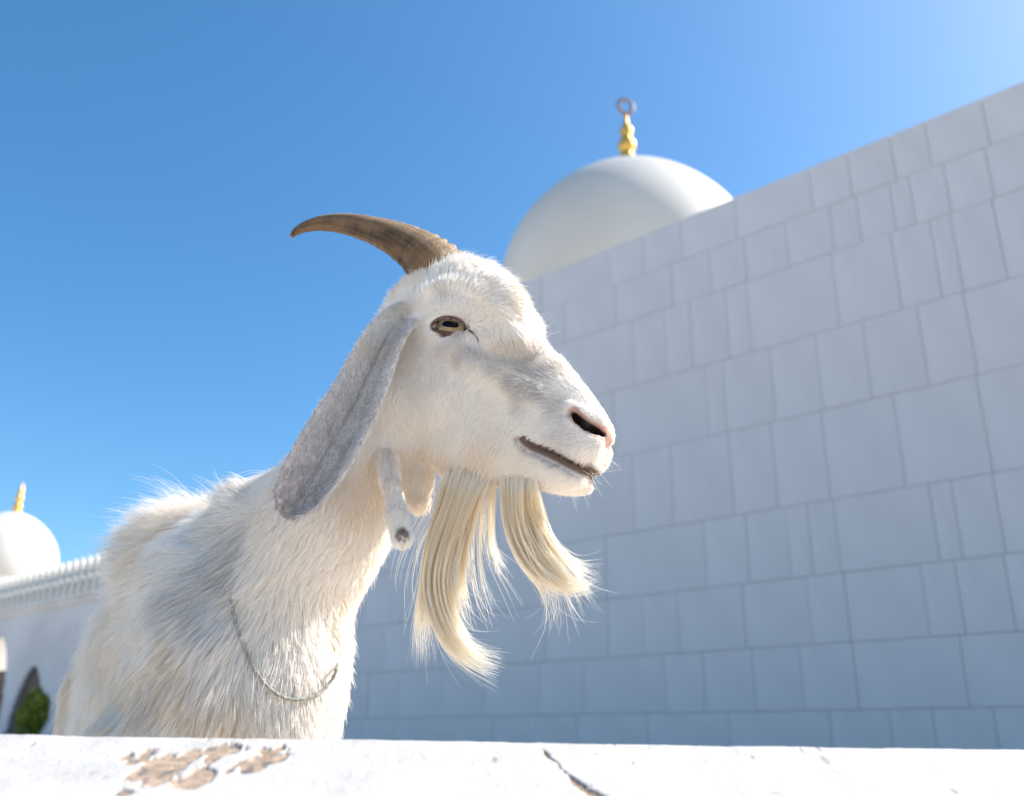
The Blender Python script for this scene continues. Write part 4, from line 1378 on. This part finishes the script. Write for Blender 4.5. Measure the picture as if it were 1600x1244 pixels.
L.append(lock([(745, 745), (738, 840), (740, 900), (756, 960), (775, 985)], YB, 14, 16, 20, 60, 10, .6, 2.0, 11))
curves_obj('beard', np.concatenate([q[0] for q in L]), np.concatenate([q[1] for q in L]), np.concatenate([q[2] for q in L]), M_BEARD, goat)

# whiskers, lashes and stray brow hairs
ws, wr_ = [], []
def wisp(px, py, dx, dy, lpx, n, spread, rad=0.00009, bend=0.15, jp=6):
    for _ in range(n):
        a = hit(px + RNG.normal() * jp, py + RNG.normal() * jp)
        d = N3(cam_right * (dx + RNG.normal() * spread) - cam_up * (dy + RNG.normal() * spread) + RM[:, 2] * (0.35 + 0.2 * RNG.normal()))
        l = lpx / FPX * (0.6 + 0.7 * RNG.uniform())
        t = np.linspace(0, 1, KB)[:, None]
        b = cam_right * RNG.normal() * bend - cam_up * abs(RNG.normal()) * bend
        ws.append(a + d * l * t + b * l * t ** 2)
        wr_.append(np.linspace(1, 0.3, KB) * rad)
wisp(944, 715, .8, .3, 26, 12, .35, 0.00012)
wisp(918, 745, .6, .8, 38, 14, .4, 0.00012)
wisp(890, 758, .2, 1, 36, 12, .4, 0.00012, jp=10)
wisp(846, 525, .8, -.7, 55, 8, .25, 0.00011, jp=5)
wisp(832, 465, 1, .1, 36, 8, .35, jp=6)
wisp(395, 760, -1, -.4, 45, 4, .3, jp=10)
wisp(600, 480, -1, -.6, 22, 8, .3, jp=10)
wisp(860, 765, 0, 1, 20, 8, .4, jp=10)
curves_obj('whiskers', np.array(ws), np.array(wr_), np.tile(np.array([0.92, 0.90, 0.86]), (len(ws), 1)), M_WISP, goat)
ws, wr_ = [], []
for LL, (C0, g_, b_, a_) in ((LID, (EYE_C, EG, eb, ea)), (LID2, (EYE_C2, EG2, eb2, ea2))):
    for k in range(60):
        q = RNG.uniform(3, 20)
        i = int(q)
        p0 = LL[i] * (1 - (q - i)) + LL[i + 1] * (q - i)
        t = np.linspace(0, 1, KB)[:, None]
        ws.append(p0 + b_ * 0.0012 + (g_ * 0.006 + a_ * RNG.normal() * 0.0015) * t - b_ * (0.0062 + 0.002 * RNG.normal()) * t ** 1.6)
        wr_.append(np.linspace(1, 0.3, KB) * 0.00013)
curves_obj('eyelashes', np.array(ws), np.array(wr_), np.tile(np.array([0.70, 0.62, 0.52]), (len(ws), 1)), M_WISP, goat)

# ------------------------------------------------------------------ thin cord round the neck
seen = [(378, 852), (366, 905), (366, 955), (382, 1012), (404, 1055), (430, 1083), (458, 1093), (488, 1085), (508, 1066), (519, 1040)]
cpts = []
for q in seen:
    p = hit(*q)
    n_ = np.array(bvh.find_nearest(Vector(p))[1])
    cpts.append(p + n_ * np.interp(len(cpts), [0, 2, 5, 9], [0.004, 0.005, 0.010, 0.009]))
neck_c = P(455, 960, 1.18)
a0, a1 = cpts[-1], cpts[0]
back = []
for t in np.linspace(0.12, 0.88, 9):
    q = a0 * (1 - t) + a1 * t
    q = q + N3(np.array([0.05, 1.0, 0.0])) * 0.34 * math.sin(math.pi * t) ** 0.7 + UP * 0.02 * math.sin(math.pi * t)
    near = bvh.find_nearest(Vector(q))
    back.append(np.array(near[0]) + np.array(near[1]) * 0.012)
loop = catmull(cpts + back + [cpts[0]], 260)
v, f = tube(loop, 0.0021 + 0.00035 * np.sin(np.arange(260) * 1.4), 8, cap=False)
M_CORD = noise_col(new_mat('grey_cord', rough=0.9), (0.20, 0.20, 0.17), (0.36, 0.35, 0.30), scale=180)
cord = mesh_obj('neck_cord', v, f, M_CORD)
tag(cord, 'thin grey cord loop around the base of the goat neck', 'cord')
print('done', round(time.time() - T0, 1))
